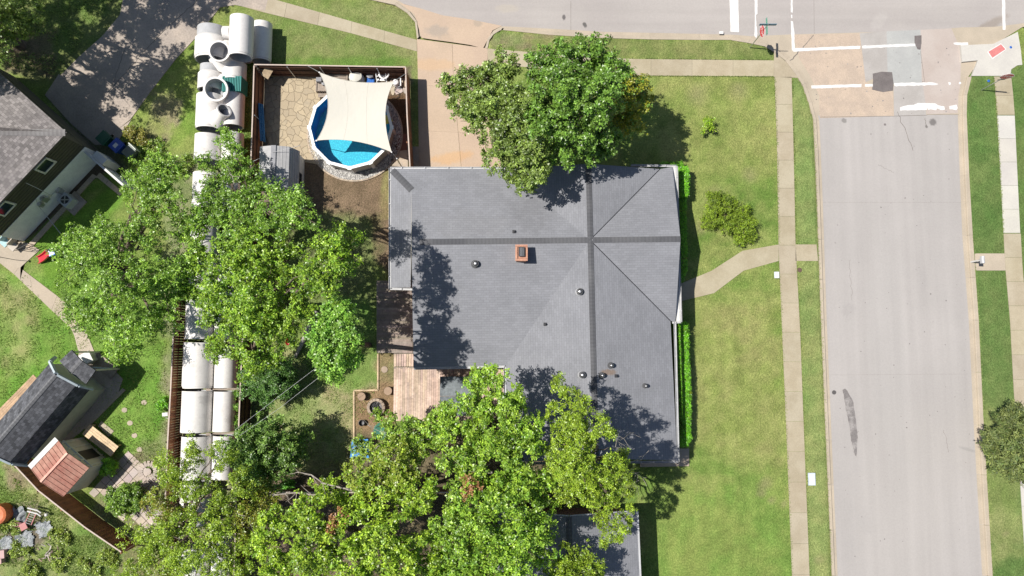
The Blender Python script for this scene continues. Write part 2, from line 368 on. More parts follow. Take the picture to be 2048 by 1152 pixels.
mk('joint_dark', (.14, .125, .115), (.2, .18, .16), 3, rough=1)
mk('red_mat', (.50, .16, .155), (.54, .19, .18), 4, rough=.8, fine=(20, .1))
mk('stone_paver', (.46, .37, .28), (.38, .32, .26), 1.3, rough=.9, fine=(14, .12), attr=True)

def sheet(name, pts, z, m, thick=.02):
    k = M(); k.prism(G(pts), z - thick, z); return struct(name, k, m)
RZ = -.12
def streaks(mat, sx, sy, amt):
    # tyre-polished streaks running along the road
    t = mat.node_tree; b = t.nodes['Principled BSDF']; src = b.inputs['Base Color'].links[0].from_socket
    g = t.nodes.new('ShaderNodeNewGeometry'); mp = t.nodes.new('ShaderNodeMapping'); mp.inputs['Scale'].default_value = (sx, sy, 1); mp.inputs['Rotation'].default_value = (0, 0, math.radians(1.6) if sx > sy else 0)
    nz = t.nodes.new('ShaderNodeTexNoise'); nz.inputs['Scale'].default_value = 1; nz.inputs['Detail'].default_value = 5; mr = t.nodes.new('ShaderNodeMapRange'); mr.inputs[1].default_value = .3; mr.inputs[2].default_value = .7; mr.inputs[3].default_value = 1 - amt; mr.inputs[4].default_value = 1 + amt
    mx = t.nodes.new('ShaderNodeMix'); mx.data_type = 'RGBA'; mx.blend_type = 'MULTIPLY'; mx.inputs[0].default_value = 1
    t.links.new(g.outputs['Position'], mp.inputs[0]); t.links.new(mp.outputs[0], nz.inputs['Vector']); t.links.new(nz.outputs[0], mr.inputs[0]); t.links.new(src, mx.inputs[6]); t.links.new(mr.outputs[0], mx.inputs[7]); t.links.new(mx.outputs[2], b.inputs['Base Color'])
streaks(MATS['road_concrete'], 1.6, .05, .055); streaks(MATS['north_road_surface'], .05, 1.4, .06)
r = M()
r.prism(G([(1628, 230), (1926, 228), (1930, 350), (1936, 470), (1948, 640), (1958, 850), (1976, 1152), (2010, 1700), (1695, 1700), (1670, 1152), (1658, 880), (1648, 640), (1640, 400), (1636, 300)]), RZ - .03, RZ)
struct('street', r, 'road_concrete')
r = M()
r.prism(G([(300, -420), (2700, -420), (2700, -60), (2150, 20), (2048, 45), (1990, 52), (1925, 53), (1845, 60), (1585, 67), (1480, 72), (1400, 70), (1210, 66), (1140, 62), (1010, 53), (940, 37), (885, 29), (840, 15), (800, 4), (745, -5), (640, -75), (520, -160)]), RZ - .03, RZ)
struct('north_road', r, 'north_road_surface')
sheet('intersection_pavement', [(1480, 72), (1585, 67), (1845, 60), (1925, 53), (1990, 52), (2048, 45), (2150, 20), (2048, 52), (1990, 88), (1955, 128), (1937, 155), (1927, 190), (1926, 228), (1628, 230), (1624, 205), (1610, 166), (1597, 142), (1572, 112), (1530, 84)], RZ - .001, 'kerb_concrete')
sheet('aggregate_slab', [(1588, 68), (1721, 65), (1727, 110), (1733, 163), (1788, 182), (1790, 231), (1641, 235), (1640, 190), (1622, 150), (1600, 115)], RZ + .004, 'aggregate_concrete')
sheet('grey_slab', [(1721, 65), (1775, 61), (1777, 143), (1733, 163), (1727, 110)], RZ + .005, 'grey_patch_concrete')
sheet('blue_grey_slab', [(1775, 61), (1843, 58), (1846, 168), (1789, 168), (1777, 143)], RZ + .005, 'blue_grey_concrete')
sheet('grey_slab_south', [(1789, 170), (1848, 168), (1853, 205), (1855, 230), (1790, 231)], RZ + .005, 'grey_patch_concrete')
sheet('pink_slab', [(1843, 58), (1905, 55), (1921, 92), (1924, 124), (1922, 225), (1856, 227), (1846, 168)], RZ + .004, 'pink_grey_concrete')
sheet('asphalt_patch', [(1747, 146), (1765, 142), (1786, 143), (1789, 165), (1788, 180), (1768, 183), (1746, 178), (1748, 160)], RZ + .012, 'fresh_asphalt')
sheet('asphalt_scar', [(1831, 70), (1845, 69), (1845, 85), (1843, 98), (1837, 97), (1831, 84)], RZ + .012, 'fresh_asphalt')
sheet('corner_pad', [(1921, 91), (1986, 88), (2035, 64), (2041, 100), (2044, 130), (2034, 131), (2022, 139), (2020, 152), (1943, 152), (1952, 130), (1955, 121), (1924, 124)], RZ + .15, 'white_concrete', .16)
t = M(); t.prism(G([(1974, 104), (2001, 87), (2012, 99), (1984, 119)]), .02, .037); struct('ramp_border', t, 'road_paint')
t = M(); t.prism(G([(1976, 104), (2001, 89), (2010, 99), (1984, 116)]), .036, .043)
mt = t.build('tactile_mat', MATS['red_mat']); tag(mt, 'red rectangular tactile mat set in the white corner ramp', 'tactile mat')
def wobble(pts, amp, step=6, seed=1):
    rr = random.Random(seed); out = []
    for i in range(len(pts)):
        a = pts[i]; b = pts[(i + 1) % len(pts)]; L = math.hypot(b[0] - a[0], b[1] - a[1]); n = max(1, int(L / step))
        for k in range(n):
            t = k / n; out.append((a[0] + (b[0] - a[0]) * t + rr.uniform(-amp, amp), a[1] + (b[1] - a[1]) * t + rr.uniform(-amp, amp)))
    return out
def paint(pts, amp=.5, seed=1, z=RZ + .017):
    k = M(); k.prism(G(wobble(pts, amp, 5, seed)), z - .012, z); return struct('road_marking', k, 'road_paint')
paint([(1459, -40), (1477, -40), (1479, 63), (1462, 62)], .25, 2)
paint([(1509.5, -40), (1516, -40), (1516, 26), (1513, 28), (1514, 50), (1516, 66), (1514, 75), (1510, 70), (1511, 30)], .3, 3)
paint([(1582, -40), (1586, -40), (1586.5, 24), (1583, 23)], .5, 4)
paint([(1583.5, 28), (1586, 28), (1586, 35), (1584, 35)], .3, 41)
paint([(1583, 40), (1587, 41), (1590, 65), (1591, 95), (1640, 93.5), (1722, 90), (1722, 96), (1640, 99), (1588, 102), (1585, 98), (1584, 66)], .35, 5)
paint([(1726, 90), (1832, 85.5), (1833, 91), (1780, 93), (1726, 95.5)], .5, 6)
paint([(1624, 170), (1690, 168), (1725, 167), (1724, 173), (1690, 173.5), (1625, 176)], .5, 7)
paint([(1732, 167), (1747, 167), (1747, 172), (1732, 172)], .4, 8)
paint([(1790, 165), (1830, 164), (1870, 163.5), (1879, 166), (1876, 169), (1840, 170), (1790, 171)], .7, 9)
paint([(1802, 214), (1812, 210), (1826, 209), (1838, 205), (1872, 205), (1878, 210), (1890, 212), (1892, 218), (1884, 219), (1877, 216), (1874, 219), (1858, 218), (1856, 212), (1855, 219), (1802, 220)], .6, 10)
paint([(1901, 211), (1915, 208), (1918, 215), (1914, 219), (1902, 217)], .8, 11)
paint([(1909, 84), (1938, 83), (1939, 89), (1918, 89), (1910, 88)], .6, 12)
paint([(2006, -40), (2012, -40), (2013, 40), (2013, 58), (2008, 58), (2007, 30)], .4, 13)
paint([(1899, 163), (1903, 163), (1904, 168), (1900, 169)], .6, 14)
paint([(1920, 163), (1924, 163), (1924, 167), (1920, 167)], .3, 15)
def stain(pts, m, z, seed=1, amp=1.0):
    k = M(); k.prism(G(wobble(pts, amp, 5, seed)), z - .004, z); return struct('road_stain', k, m)
mk('oil_stain', (.17, .155, .15), (.27, .25, .24), 1.6, lo=.42, hi=.62, rough=.8, fine=(12, .2))
stain([(1687, 780), (1692, 777), (1700, 787), (1708, 805), (1712, 830), (1717, 870), (1716, 895), (1714, 914), (1711, 910), (1705, 885), (1700, 850), (1693, 815)], 'oil_stain', RZ + .006, 3, .8)

def line(pts, wd, z, m='joint_dark', name='pavement_joint'):
    k = M(); P = G(pts)
    for a, b in zip(P, P[1:]):
        d = (b - a); d.z = 0
        if d.length < 1e-5: continue
        sd = Vector((-d.y, d.x, 0)).normalized() * wd / 2
        k.hexa([Vector((p.x, p.y, z - .005)) for p in (a + sd * -1, b - sd, b + sd, a + sd)], [Vector((p.x, p.y, z)) for p in (a - sd, b - sd, b + sd, a + sd)])
    return struct(name, k, m)
def crack(p0, p1, wd, z, seed, amp=2.5):
    rr = random.Random(seed); n = 12
    pts = [(p0[0] + (p1[0] - p0[0]) * i / n + rr.uniform(-amp, amp) * (0 < i < n), p0[1] + (p1[1] - p0[1]) * i / n + rr.uniform(-amp, amp) * (0 < i < n)) for i in range(n + 1)]
    line(pts, wd, z, name='pavement_crack')
crack((1629, 68), (1606, 95), .045, RZ + .01, 1, .6); crack((1599, 102), (1579, 124), .06, RZ + .01, 2, 1)
crack((1797, 222), (1828, 300), .03, RZ + .006, 3, 2)
crack((1852, 235), (1856, 255), .03, RZ + .006, 4, 1)
line([(1647, 404), (1935, 404)], .006, RZ + .004); line([(1660, 750), (1950, 748)], .006, RZ + .004)
line([(1142, 0), (1142, 60)], .02, RZ + .004); line([(1629, -40), (1630, 66)], .015, RZ + .004); line([(1843, 100), (1852, 168)], .02, RZ + .008); line([(1856, 228), (1925, 228)], .02, RZ + .008)
line([(1642, 233), (1790, 231), (1856, 229)], .03, RZ + .008)

def loft(name, inner, outer, m, kerb=True):
    k = M(); A, B = G(inner), G(outer)
    prof = [(0, RZ - .04), (0, RZ + .006), (.48, RZ + .012), (.53, .0), (.57, .024), (1.0, .024), (1.0, -.2)]
    # resample into 3 m sections with fine joints
    def at(P, t):
        n = len(P) - 1; i = min(int(t * n), n - 1); return P[i].lerp(P[i + 1], t * n - i)
    n = len(A) - 1
    for i in range(n):
        L = (A[i + 1] - A[i]).length; q = max(1, round(L / 3.0))
        for j in range(q):
            t0, t1 = j / q, (j + 1) / q; g = .006 / max(L / q, .05); t1 -= g
            a0, a1 = A[i].lerp(A[i + 1], t0), A[i].lerp(A[i + 1], t1); b0, b1 = B[i].lerp(B[i + 1], t0), B[i].lerp(B[i + 1], t1)
            c = rnd.uniform(.95, 1.05); col = (c, c, c)
            R0 = [a0.lerp(b0, f) for f, z in prof]; R1 = [a1.lerp(b1, f) for f, z in prof]
            for q0, (f, z) in enumerate(prof): R0[q0].z = z; R1[q0].z = z
            for p in range(len(prof) - 1): k.face([R0[p], R1[p], R1[p + 1], R0[p + 1]], col)
    return struct(name, k, m)
loft('kerb', [(1010, 51), (1140, 58), (1210, 62), (1300, 64), (1400, 66), (1470, 68), (1505, 71), (1538, 81), (1557, 92), (1581, 112), (1603, 138), (1618, 163), (1631, 203), (1640, 240), (1643, 300), (1647, 400), (1655, 640), (1665, 880), (1677, 1152), (1702, 1700)],
     [(1002, 60), (1100, 70), (1200, 76), (1300, 79), (1400, 80), (1460, 80), (1496, 86), (1530, 93), (1548, 104), (1570, 121), (1590, 147), (1605, 170), (1617, 205), (1627, 240), (1630, 300), (1634, 400), (1642, 640), (1652, 880), (1664, 1152), (1690, 1700)], 'kerb_concrete')
loft('kerb', [(1995, 1700), (1967, 1152), (1950, 850), (1940, 640), (1927, 470), (1922, 350), (1918, 230), (1919, 190), (1926, 155)], [(2015, 1700), (1985, 1152), (1967, 850), (1957, 640), (1945, 470), (1938, 350), (1933, 230), (1934, 190), (1943, 153)], 'kerb_concrete')
loft('kerb', [(2046, 46), (2150, 10), (2700, -80)], [(2049, 60), (2150, 27), (2700, -62)], 'kerb_concrete')
loft('kerb', [(512, -170), (640, -84), (745, -14), (798, 0), (824, 18), (838, 40), (842, 70)], [(505, -160), (630, -72), (738, -1), (790, 10), (814, 26), (830, 44), (834, 78)], 'kerb_concrete')
loft('kerb', [(1010, 51), (994, 52), (979, 62), (970, 76), (966, 95)], [(1006, 60), (1000, 61), (987, 69), (979, 80), (975, 97)], 'kerb_concrete')
# driveway apron: slopes from the gutter up to the drive
k = M(); lo_ = G([(798, 4), (840, 15), (885, 29), (940, 37), (1004, 50)]); hi_ = G([(843, 76), (870, 80), (900, 84), (940, 90), (966, 97)])
mid = G([(829, 28), (860, 38), (892, 47), (940, 53), (985, 60)])
for p in lo_: p.z = RZ + .008
for p in mid: p.z = -.05
for p in hi_: p.z = .02
for a, b in ((lo_, mid), (mid, hi_)):
    for i in range(4): k.face([b[i], b[i + 1], a[i + 1], a[i]])
struct('driveway_apron', k, 'drive_concrete')

def slabs(name, left, right, m, length=1.5, z=.02, cross=1, gap=.013, jit=.04, thick=.12):
    L, R = G(left), G(right); k = M()
    def lens(P):
        s = [0]
        for a, b in zip(P, P[1:]): s.append(s[-1] + (b - a).length)
        return s
    sL, sR = lens(L), lens(R); n = max(1, round((sL[-1] + sR[-1]) / 2 / length))
    def at(P, S, t):
        d = t * S[-1]
        for i in range(len(P) - 1):
            if d <= S[i + 1] or i == len(P) - 2: return P[i].lerp(P[i + 1], (d - S[i]) / max(S[i + 1] - S[i], 1e-6))
    sub = 3
    for i in range(n):
        for c in range(cross):
            j = 1 + rnd.uniform(-jit, jit); col = (j, j * rnd.uniform(.985, 1.01), j * rnd.uniform(.96, 1.02)); g = gap / length / 2
            f0, f1 = c / cross + (gap / 2 if c else 0), (c + 1) / cross
            for q in range(sub):
                t0 = (i + (g if q == 0 else q / sub)) / n; t1 = (i + ((1 - g) if q == sub - 1 else (q + 1) / sub)) / n
                a0, a1, b0, b1 = at(L, sL, t0), at(L, sL, t1), at(R, sR, t0), at(R, sR, t1)
                P = [a0.lerp(b0, f0), a0.lerp(b0, f1), a1.lerp(b1, f1), a1.lerp(b1, f0)]
                k.hexa([Vector((p.x, p.y, z - thick)) for p in P], [Vector((p.x, p.y, z)) for p in P], col)
    return struct(name, k, m)
slabs('sidewalk', [(1549, 154), (1554, 300), (1557, 490), (1564, 660), (1574, 900), (1584, 1152), (1605, 1600)], [(1583, 154), (1587, 300), (1591, 490), (1600, 660), (1609, 900), (1619, 1152), (1643, 1600)], 'walk_concrete', 1.9)
slabs('sidewalk', [(975, 97), (1100, 108), (1255, 118), (1400, 119.5), (1548, 121)], [(975, 127), (1100, 139), (1255, 151), (1400, 152), (1548, 153)], 'walk_concrete', 2.6)
slabs('corner_pavement', [(1548, 104), (1548, 130), (1548, 154)], [(1572, 124), (1588, 145), (1596, 156)], 'walk_concrete', 1.9)
slabs('sidewalk', [(380, -45), (560, 2), (700, 42), (834, 80)], [(372, -18), (528, 25), (700, 66), (834, 103)], 'walk_concrete', 2.2)
slabs('sidewalk', [(1988, 153), (1991, 190), (1994, 230)], [(2022, 153), (2026, 190), (2029, 230)], 'walk_concrete', 1.7)
slabs('sidewalk', [(1994, 231), (2000, 340), (2007, 466)], [(2029, 231), (2034, 340), (2040, 466)], 'white_concrete', 1.5)
slabs('sidewalk', [(2007, 467), (2011, 540), (2020, 640), (2028, 790), (2040, 960)], [(2041, 467), (2045, 540), (2055, 640), (2064, 790), (2077, 960)], 'walk_concrete', 1.6)
slabs('sidewalk', [(2040, 961), (2052, 1152), (2080, 1600)], [(2077, 961), (2090, 1152), (2120, 1600)], 'white_concrete', 1.6)
slabs('entry_walk', [(1591, 489), (1633, 489)], [(1591, 522), (1636, 522)], 'walk_concrete', 2.2)
slabs('entry_walk', [(1949, 507), (2009, 507)], [(1951, 541), (2011, 541)], 'kerb_concrete', 2)
slabs('front_walk', [(1557, 489), (1520, 490), (1490, 499), (1465, 512), (1440, 530), (1412, 549), (1385, 562), (1355, 570)], [(1557, 522), (1522, 524), (1497, 533), (1478, 549), (1455, 570), (1425, 588), (1395, 598), (1355, 604)], 'walk_concrete', 40, jit=0)
slabs('driveway', [(834, 78), (837, 160), (853, 162), (855, 355)][0:1] + [(836, 160), (838, 355)], [(975, 97), (977, 160), (1010, 355)], 'drive_concrete', 3.4, cross=2, gap=.006)
slabs('side_path', [(821, 293), (822, 340)], [(838, 293), (839, 340)], 'stone_paver', .6)
slabs('drain_path', [(1120, 1033), (1040, 1033)], [(1120, 1040), (1040, 1042)], 'walk_concrete', 1)
sheet('alley', [(258, -60), (460, -60), (545, -35), (530, 22), (470, 10), (440, 15), (395, 72), (352, 118), (300, 185), (262, 238), (225, 268), (190, 235), (150, 190), (112, 160), (160, 112), (205, 72), (240, 30)], .022, 'alley_concrete', .12)
sheet('house_apron', [(90, 190), (118, 148), (232, 262), (262, 240), (232, 290), (190, 290), (140, 245)], .016, 'alley_concrete', .1)
for a, b, sd in (((395, 0), (315, 75), 5), ((250, 100), (225, 170), 6), ((330, 60), (215, 185), 7)): crack(a, b, .03, .03, sd, 1.5)
slabs('garden_path', [(-60, 470), (70, 488), (40, 535), (128, 602), (165, 645), (190, 706)], [(-60, 495), (0, 526), (28, 548), (105, 622), (146, 660), (158, 706)], 'kerb_concrete', 2.0)
sheet('patio', [(-60, 470), (-5, 480), (60, 487), (80, 500), (40, 536), (0, 524), (-60, 500)], .03, 'kerb_concrete')

for a, b, sd in (((1700, 520), (1706, 600), 21), ((1890, 860), (1899, 905), 22), ((1760, 330), (1790, 345), 23)): crack(a, b, .012, RZ + .004, sd, 2)
rr = random.Random(12)
k = M()
for i in range(90):
    x, y = rr.uniform(1665, 1925), rr.uniform(245, 1140); q = U(x + (y - 300) * .03, y); s_ = rr.uniform(.015, .05); k.prism([(q.x + s_ * math.cos(a_) * rr.uniform(.6, 1.3), q.y + s_ * math.sin(a_) * rr.uniform(.6, 1.3)) for a_ in (0, 1, 2.2, 3.3, 4.4, 5.4)], RZ, RZ + .004)
for i in range(70):
    x, y = rr.uniform(1600, 1915), rr.uniform(75, 228); q = U(x, y); s_ = rr.uniform(.015, .06); k.prism([(q.x + s_ * math.cos(a_) * rr.uniform(.6, 1.3), q.y + s_ * math.sin(a_) * rr.uniform(.6, 1.3)) for a_ in (0, 1, 2.2, 3.3, 4.4, 5.4)], RZ, RZ + .008)
struct('tar_spot', k, 'oil_stain')
# ================================================================== HOUSES
def shingle(name, c1, c2, v=.10, mort=.72, spots=(), w_=.33, h_=.145):
    return mk(name, c1, c2, .5, rough=.95, fine=(18, .07), spec=.2, brick=(w_, h_, .007, v, mort), spots=spots)
rust = dict(color=(.20, .12, .07))
shingle('main_shingle', (.228, .231, .250), (.205, .208, .225), .06, .70, spots=[
    dict(p=U(1218, 745, 3.8), r=.35, color=(.22, .15, .10), amt=.7, sx=1.6, sy=.6, warp=.5), dict(p=U(940, 450, 3.4), r=2.2, color=(.215, .215, .225), amt=.5, sx=1.3, sy=.5, warp=.8),
    dict(p=U(1060, 430, 3.4), r=1.6, color=(.16, .16, .17), amt=.4, warp=.9)])
shingle('ridge_shingle', (.105, .106, .115), (.14, .14, .148), .25, .8, w_=.3, h_=.6)
shingle('neighbour_shingle', (.27, .245, .235), (.22, .2, .195), .30, .45, w_=.21, h_=.18)
shingle('dark_shingle', (.105, .107, .118), (.078, .08, .09), .38, .5, w_=.22, h_=.17)
plain('white_trim', (.62, .61, .59)); plain('gutter_white', (.46, .46, .47), .5)
plain('brick_wall', (.33, .17, .12), .9); plain('cream_siding', (.62, .58, .5), .8)
mk('white_brick', (.80, .81, .82), (.72, .73, .75), 2.5, rough=.9, fine=(20, .12), bump=(18, .5))
mk('olive_siding', (.085, .08, .055), (.07, .066, .047), 1, rough=.8, fine=(10, .1))
plain('grey_siding', (.40, .42, .38), .8); plain('dark_metal', (.035, .035, .04), .4); plain('black', (.015, .015, .017), .6)
plain('glass_dark', (.02, .03, .04), .08, var=0); plain('galvanised', (.55, .55, .56), .35, .7); plain('soffit', (.5, .48, .44), .8)

def roof_face(k, pts, col=(1, 1, 1)):
    pts = [Vector(p) for p in pts]
    n = Vector((0, 0, 0))
    for i in range(len(pts)):
        a, b = pts[i], pts[(i + 1) % len(pts)]; n += a.cross(b)
    n.normalize()
    if n.z < 0: pts.reverse(); n = -n
    u = Vector((0, 0, 1)).cross(n)
    u = u.normalized() if u.length > 1e-4 else Vector((1, 0, 0)); v = n.cross(u)
    k.face(pts, col, [(p.dot(u), p.dot(v)) for p in pts])
    return n
def roof_slab(k, pts, th=.06):
    n = roof_face(k, pts); P = [Vector(p) for p in pts]
    for i in range(len(P)):
        a, b = P[i], P[(i + 1) % len(P)]
        k.face([a, b, b - Vector((0, 0, th)), a - Vector((0, 0, th))], (.5, .5, .5))
def cap_strip(k, a, b, wd=.34, na=None, nb=None, lift=.022):
    # shingled ridge: two strips folded over the line a-b; na, nb the two slope normals
    a, b = Vector(a), Vector(b); d = (b - a).normalized(); L = (b - a).length; up = Vector((0, 0, lift))
    n = max(1, int(L / .22))
    for nn, sg in ((na, 1), (nb, -1)):
        s = d.cross(nn).normalized() * sg
        if s.z > 0: s = -s
        for i in range(n):
            p, q = a.lerp(b, i / n), a.lerp(b, (i + 1) / n); c = rnd.uniform(.78, 1.2)
            P = [p + up, q + up * .8, q + s * wd / 2 + up * .8, p + s * wd / 2 + up]
            nrm = (P[1] - P[0]).cross(P[2] - P[0])
            if nrm.z < 0: P.reverse()
            k.face(P, (c, c, c), [(0, 0), (.28, 0), (.28, .2), (0, .2)])
def nrm(*p):
    n = (Vector(p[1]) - Vector(p[0])).cross(Vector(p[2]) - Vector(p[0])).normalized(); return n if n.z > 0 else -n
def Z(p, z): return Vector((p[0], p[1], z))

E, R = 2.5, 3.7
O = U(1180, 480, R); NP = U(1177, 329, R); SP = U(1192, 917, R); WR = U(823, 484, R); EP = U(1361, 478, R)
NW = U(782, 338, E); VBN = U(1012, 338, E); VEN = U(1320, 338, E); NE = U(1345, 334, E); VES = U(1341, 642, E); RBS = U(1351, 642, E)
SE = U(1354.5, 921, E); SWW = U(1012, 925, E); VS = U(1012, 731, E); SWM = U(827, 735, E); HN = U(823, 380, E + .42); HS = U(823, 575, E + .42); SWK = U(782, 575, E)
print('HOUSE', [tuple(round(c, 2) for c in p) for p in (O, NP, SP, WR, EP, NW, NE, SE, SWM, SWW, VS)])
NP.y = VBN.y = NW.y; VEN.y = NW.y; HN.y = min(HN.y, NW.y - 1.2)
house = thing('house', Z(U(1100, 560), 0), 'low hip-and-gable house with blue-grey shingle roof in the middle', 'house')
k = M()
for poly in ([NW, VBN, O, WR, HN], [NW, HN, HS, SWK], [WR, O, VS, SWM], [O, NP, VBN], [O, SP, SWW, VS], [O, VEN, NP], [O, VES, RBS.lerp(SE, .02) if 0 else VES, SE, SP][0:2] + [SE, SP], [O, EP, NE, VEN], [O, VES, RBS, EP]):
    roof_slab(k, poly)
roof = k.build('roof', MATS['main_shingle'], house)
# gablet wall, gable end walls
k = M(); sl_ = (WR.z - SWM.z) / (WR.y - SWM.y)
g575 = Z(HS, WR.z - (WR.y - HS.y) * sl_ - .02); k.face([HN, HS, g575, Z(WR, R - .02)]); k.build('gable_wall', MATS['cream_siding'], house)
nN, nS, nSk, nWw, nEw = nrm(NW, VBN, O), nrm(WR, O, VS), nrm(NW, HN, HS), nrm(O, SP, SWW), nrm(O, VES, SE)
for a_, b_, w_, n1, n2, nm in ((WR + (O - WR) * .045, O, .36, nN, nS, 'ridge_cap'), (NP, SP, .36, nWw, nEw, 'ridge_cap'), (O + (EP - O) * .03, EP, .36, nrm(O, EP, NE), nrm(O, VES, EP), 'ridge_cap'), (NW.lerp(HN, .06), HN, .42, nN, nSk, 'hip_cap')):
    k = M(); cap_strip(k, a_, b_, w_, n1, n2); k.build(nm, MATS['ridge_shingle'], house)
k = M()
k.face([O.lerp(VEN, .0) + Vector((0, 0, .01)), VEN + Vector((0, 0, .01)), VEN + Vector((-.05, 0, .01)), O + Vector((-.05, 0, .01))])
for a, b in ((O, VEN), (O, VES)):
    k.bar(a + Vector((0, 0, -.015)), b + Vector((0, 0, -.015)), .05, .03)
k.build('valley_flashing', MATS['dark_metal'], house)
# gutters with their hangers
def gutter(path, name='gutter', out=.10):
    k = M()
    for a, b in zip(path, path[1:]):
        d = (b - a).normalized(); sd = Vector((d.y, -d.x, 0)) * .06
        a2, b2 = a - Vector((0, 0, .10)), b - Vector((0, 0, .10))
        k.bar(a2, b2, .11, .015); k.bar(a2 + sd, b2 + sd, .018, .11); k.bar(a2 - sd, b2 - sd, .018, .11)
        n = int((b - a).length / 1.3)
        for i in range(n): p = a.lerp(b, (i + .5) / n); k.box(p + Vector((0, 0, .012)), (.05 if abs(d.x) > .5 else .14, .14 if abs(d.x) > .5 else .05, .015))
    return k.build(name, MATS['gutter_white'], house)
off = lambda p, x, y: p + Vector((x, y, 0))
gutter([off(VBN, 0, .07), off(NW, -.07, .07), off(SWK, -.07, -.07), off(HS, 0, -.07) - Vector((0, 0, .42))])
gutter([off(SWM, 0, -.07), off(VS, -.07, -.07), off(SWW, -.07, -.07), off(SE, .07, -.07), off(RBS, .07 + (SE.x - RBS.x) * .0 - .1, -.05)])
FL0, FL1 = U(1353.5, 332, E - .05), U(1362, 644, E - .05)
gutter([off(U(1262, 332, E), 0, .05), FL0, FL1, U(1345, 645, E)])
k = M()   # pent fascia board under the east gable
k.bar(FL0 - Vector((.12, 0, .1)), FL1 - Vector((.12, 0, .1)), .30, .06); k.build('gable_ledge', MATS['white_trim'], house)
wallx = [(NW, .5, -.5), (NE, -.3, -.5), (FL1, -.75, .35), (VES, -.5, .3), (SE, -.5, .5), (SWW, .5, .5), (VS, .5, .5), (SWM, .5, .5), (HS, .5, .2), (SWK, .5, .2)]
wl = [(p.x + a, p.y + b) for p, a, b in wallx]
k = M(); k.prism(wl, -.1, E - .08); k.build('wall', MATS['brick_wall'], house)
k = M(); xg = EP.x - .5
k.face([(xg, NE.y - .4, E - .1), (xg, RBS.y + .4, E - .1), (xg, O.y, R - .12)]); k.build('gable_wall', MATS['cream_siding'], house)
k = M(); k.box((U(905, 345).x, wl[0][1] + .01, 1.05), (4.8, .08, 2.1)); 
for i in range(4): k.box((U(905, 345).x, wl[0][1] + .055, .3 + i * .5), (4.7, .03, .42))
k.build('garage_door', MATS['white_trim'], house)
k = M(); k.box((wl[2][0] + .01, U(1360, 585).y, 1.02), (.08, .95, 2.05)); dr = k.build('front_door', MATS['dark_metal'], house)
k = M(); k.box((wl[2][0] + .08, U(1360, 585).y - .35, 1.0), (.06, .06, .06)); k.build('handle', MATS['galvanised'], dr)
for yy in (400, 520, 720, 840):
    q = wl[2][0] if yy < 640 else wl[4][0]
    k = M(); k.box((q + .01, U(1350, yy).y, 1.45), (.08, 1.5, 1.2)); fr = k.build('window', MATS['white_trim'], house)
    k = M(); k.box((q + .04, U(1350, yy).y, 1.45), (.06, 1.36, 1.06)); k.build('pane', MATS['glass_dark'], fr)
# chimney
mk('chimney_brick', (.50, .27, .18), (.40, .2, .14), 3, rough=.9, fine=(14, .15))
cx, cy = U(1043, 505, 4.5).x, U(1043, 505, 4.5).y
ch_ = M(); ch_.box((cx, cy, 3.75), (.60, .88, 1.2)); chm = ch_.build('chimney', MATS['chimney_brick'], house)
k = M()
for (dx, dy, sx, sy) in ((0, .42, .72, .12), (0, -.42, .72, .12), (-.3, 0, .12, .74), (.3, 0, .12, .74)): k.box((cx + dx, cy + dy, 4.39), (sx, sy, .09))
for i in range(6): k.box((cx + rnd.uniform(-.02, .02), cy - .32 + i * .128, 4.442), (.64, .008, .012), col=(.4, .4, .4))
k.build('crown', MATS['chimney_brick'], chm)
k = M(); k.box((cx + .01, cy + .04, 4.52), (.36, .56, .05)); 
for sx, sy in ((-.15, -.2), (.15, -.2), (-.15, .28), (.15, .28)): k.box((cx + .01 + sx, cy + sy, 4.44), (.03, .03, .14))
k.build('chimney_cap', MATS['dark_metal'], chm)
k = M()
for i in range(3): k.box((cx - .07 + i * .08, cy + .04, 4.555), (.015, .5, .014))
k.build('cap_grille', MATS['galvanised'], chm)
def roof_z(x, y):
    # height of the main roof at a point
    def pl(a, b, c):
        n = nrm(a, b, c); return a.z - (n.x * (x - a.x) + n.y * (y - a.y)) / n.z
    w1 = min(pl(NW, VBN, O), pl(WR, O, VS)); w2 = min(pl(O, SP, SWW), pl(O, VES, SE)); return max(w1, w2) if x < O.x + 5 else w2
mk('vent_metal', (.06, .058, .06), (.09, .085, .085), 6, rough=.5, metal=.6)
def dome_vent(px, py, r):
    p = U(px, py, 3.7); z = roof_z(p.x, p.y); p = U(px, py, z + .25)
    k = M(); k.lathe((p.x, p.y, z - .1), [(r * .7, 0), (r * .7, .2), (r * 1.0, .22), (r * 1.02, .30), (r * .85, .36), (r * .45, .41), (0.001, .43)], 20)
    v = k.build('roof_vent', MATS['vent_metal'], house, smooth=True)
    k = M(); k.lathe((p.x, p.y, z - .1), [(r * .42, .405), (r * .40, .425), (r * .25, .44), (.001, .445)], 14); k.lathe((p.x, p.y, z - .1), [(r * .9, .35), (r * .86, .365), (r * .8, .372)], 20)
    k.build('vent_ring', MATS['galvanised'], v, smooth=True)
    k = M(); nn = nS; k.lathe((p.x - .03, p.y, z + .0), [(r * 1.3, .0), (r * 1.2, .04), (.001, .045)], 14); k.build('flashing', MATS['galvanised'] if (px, py) in ((1160, 583), (1165, 750)) else MATS['ridge_shingle'], v)
for a in ((951, 527, .20), (1160, 583, .20), (1165, 750, .20), (1205, 751, .15), (1223, 731, .15), (1292, 772, .12)): dome_vent(*a)
for px, py in ((1028, 464), (1091, 648), (1233, 752)):
    p = U(px, py, 3.5); z = roof_z(p.x, p.y); k = M(); k.tube([(p.x, p.y, z - .1), (p.x, p.y, z + .22)], .045, 10); k.box((p.x, p.y, z + .03), (.2, .2, .02)); k.build('vent_pipe', MATS['dark_metal'], house)

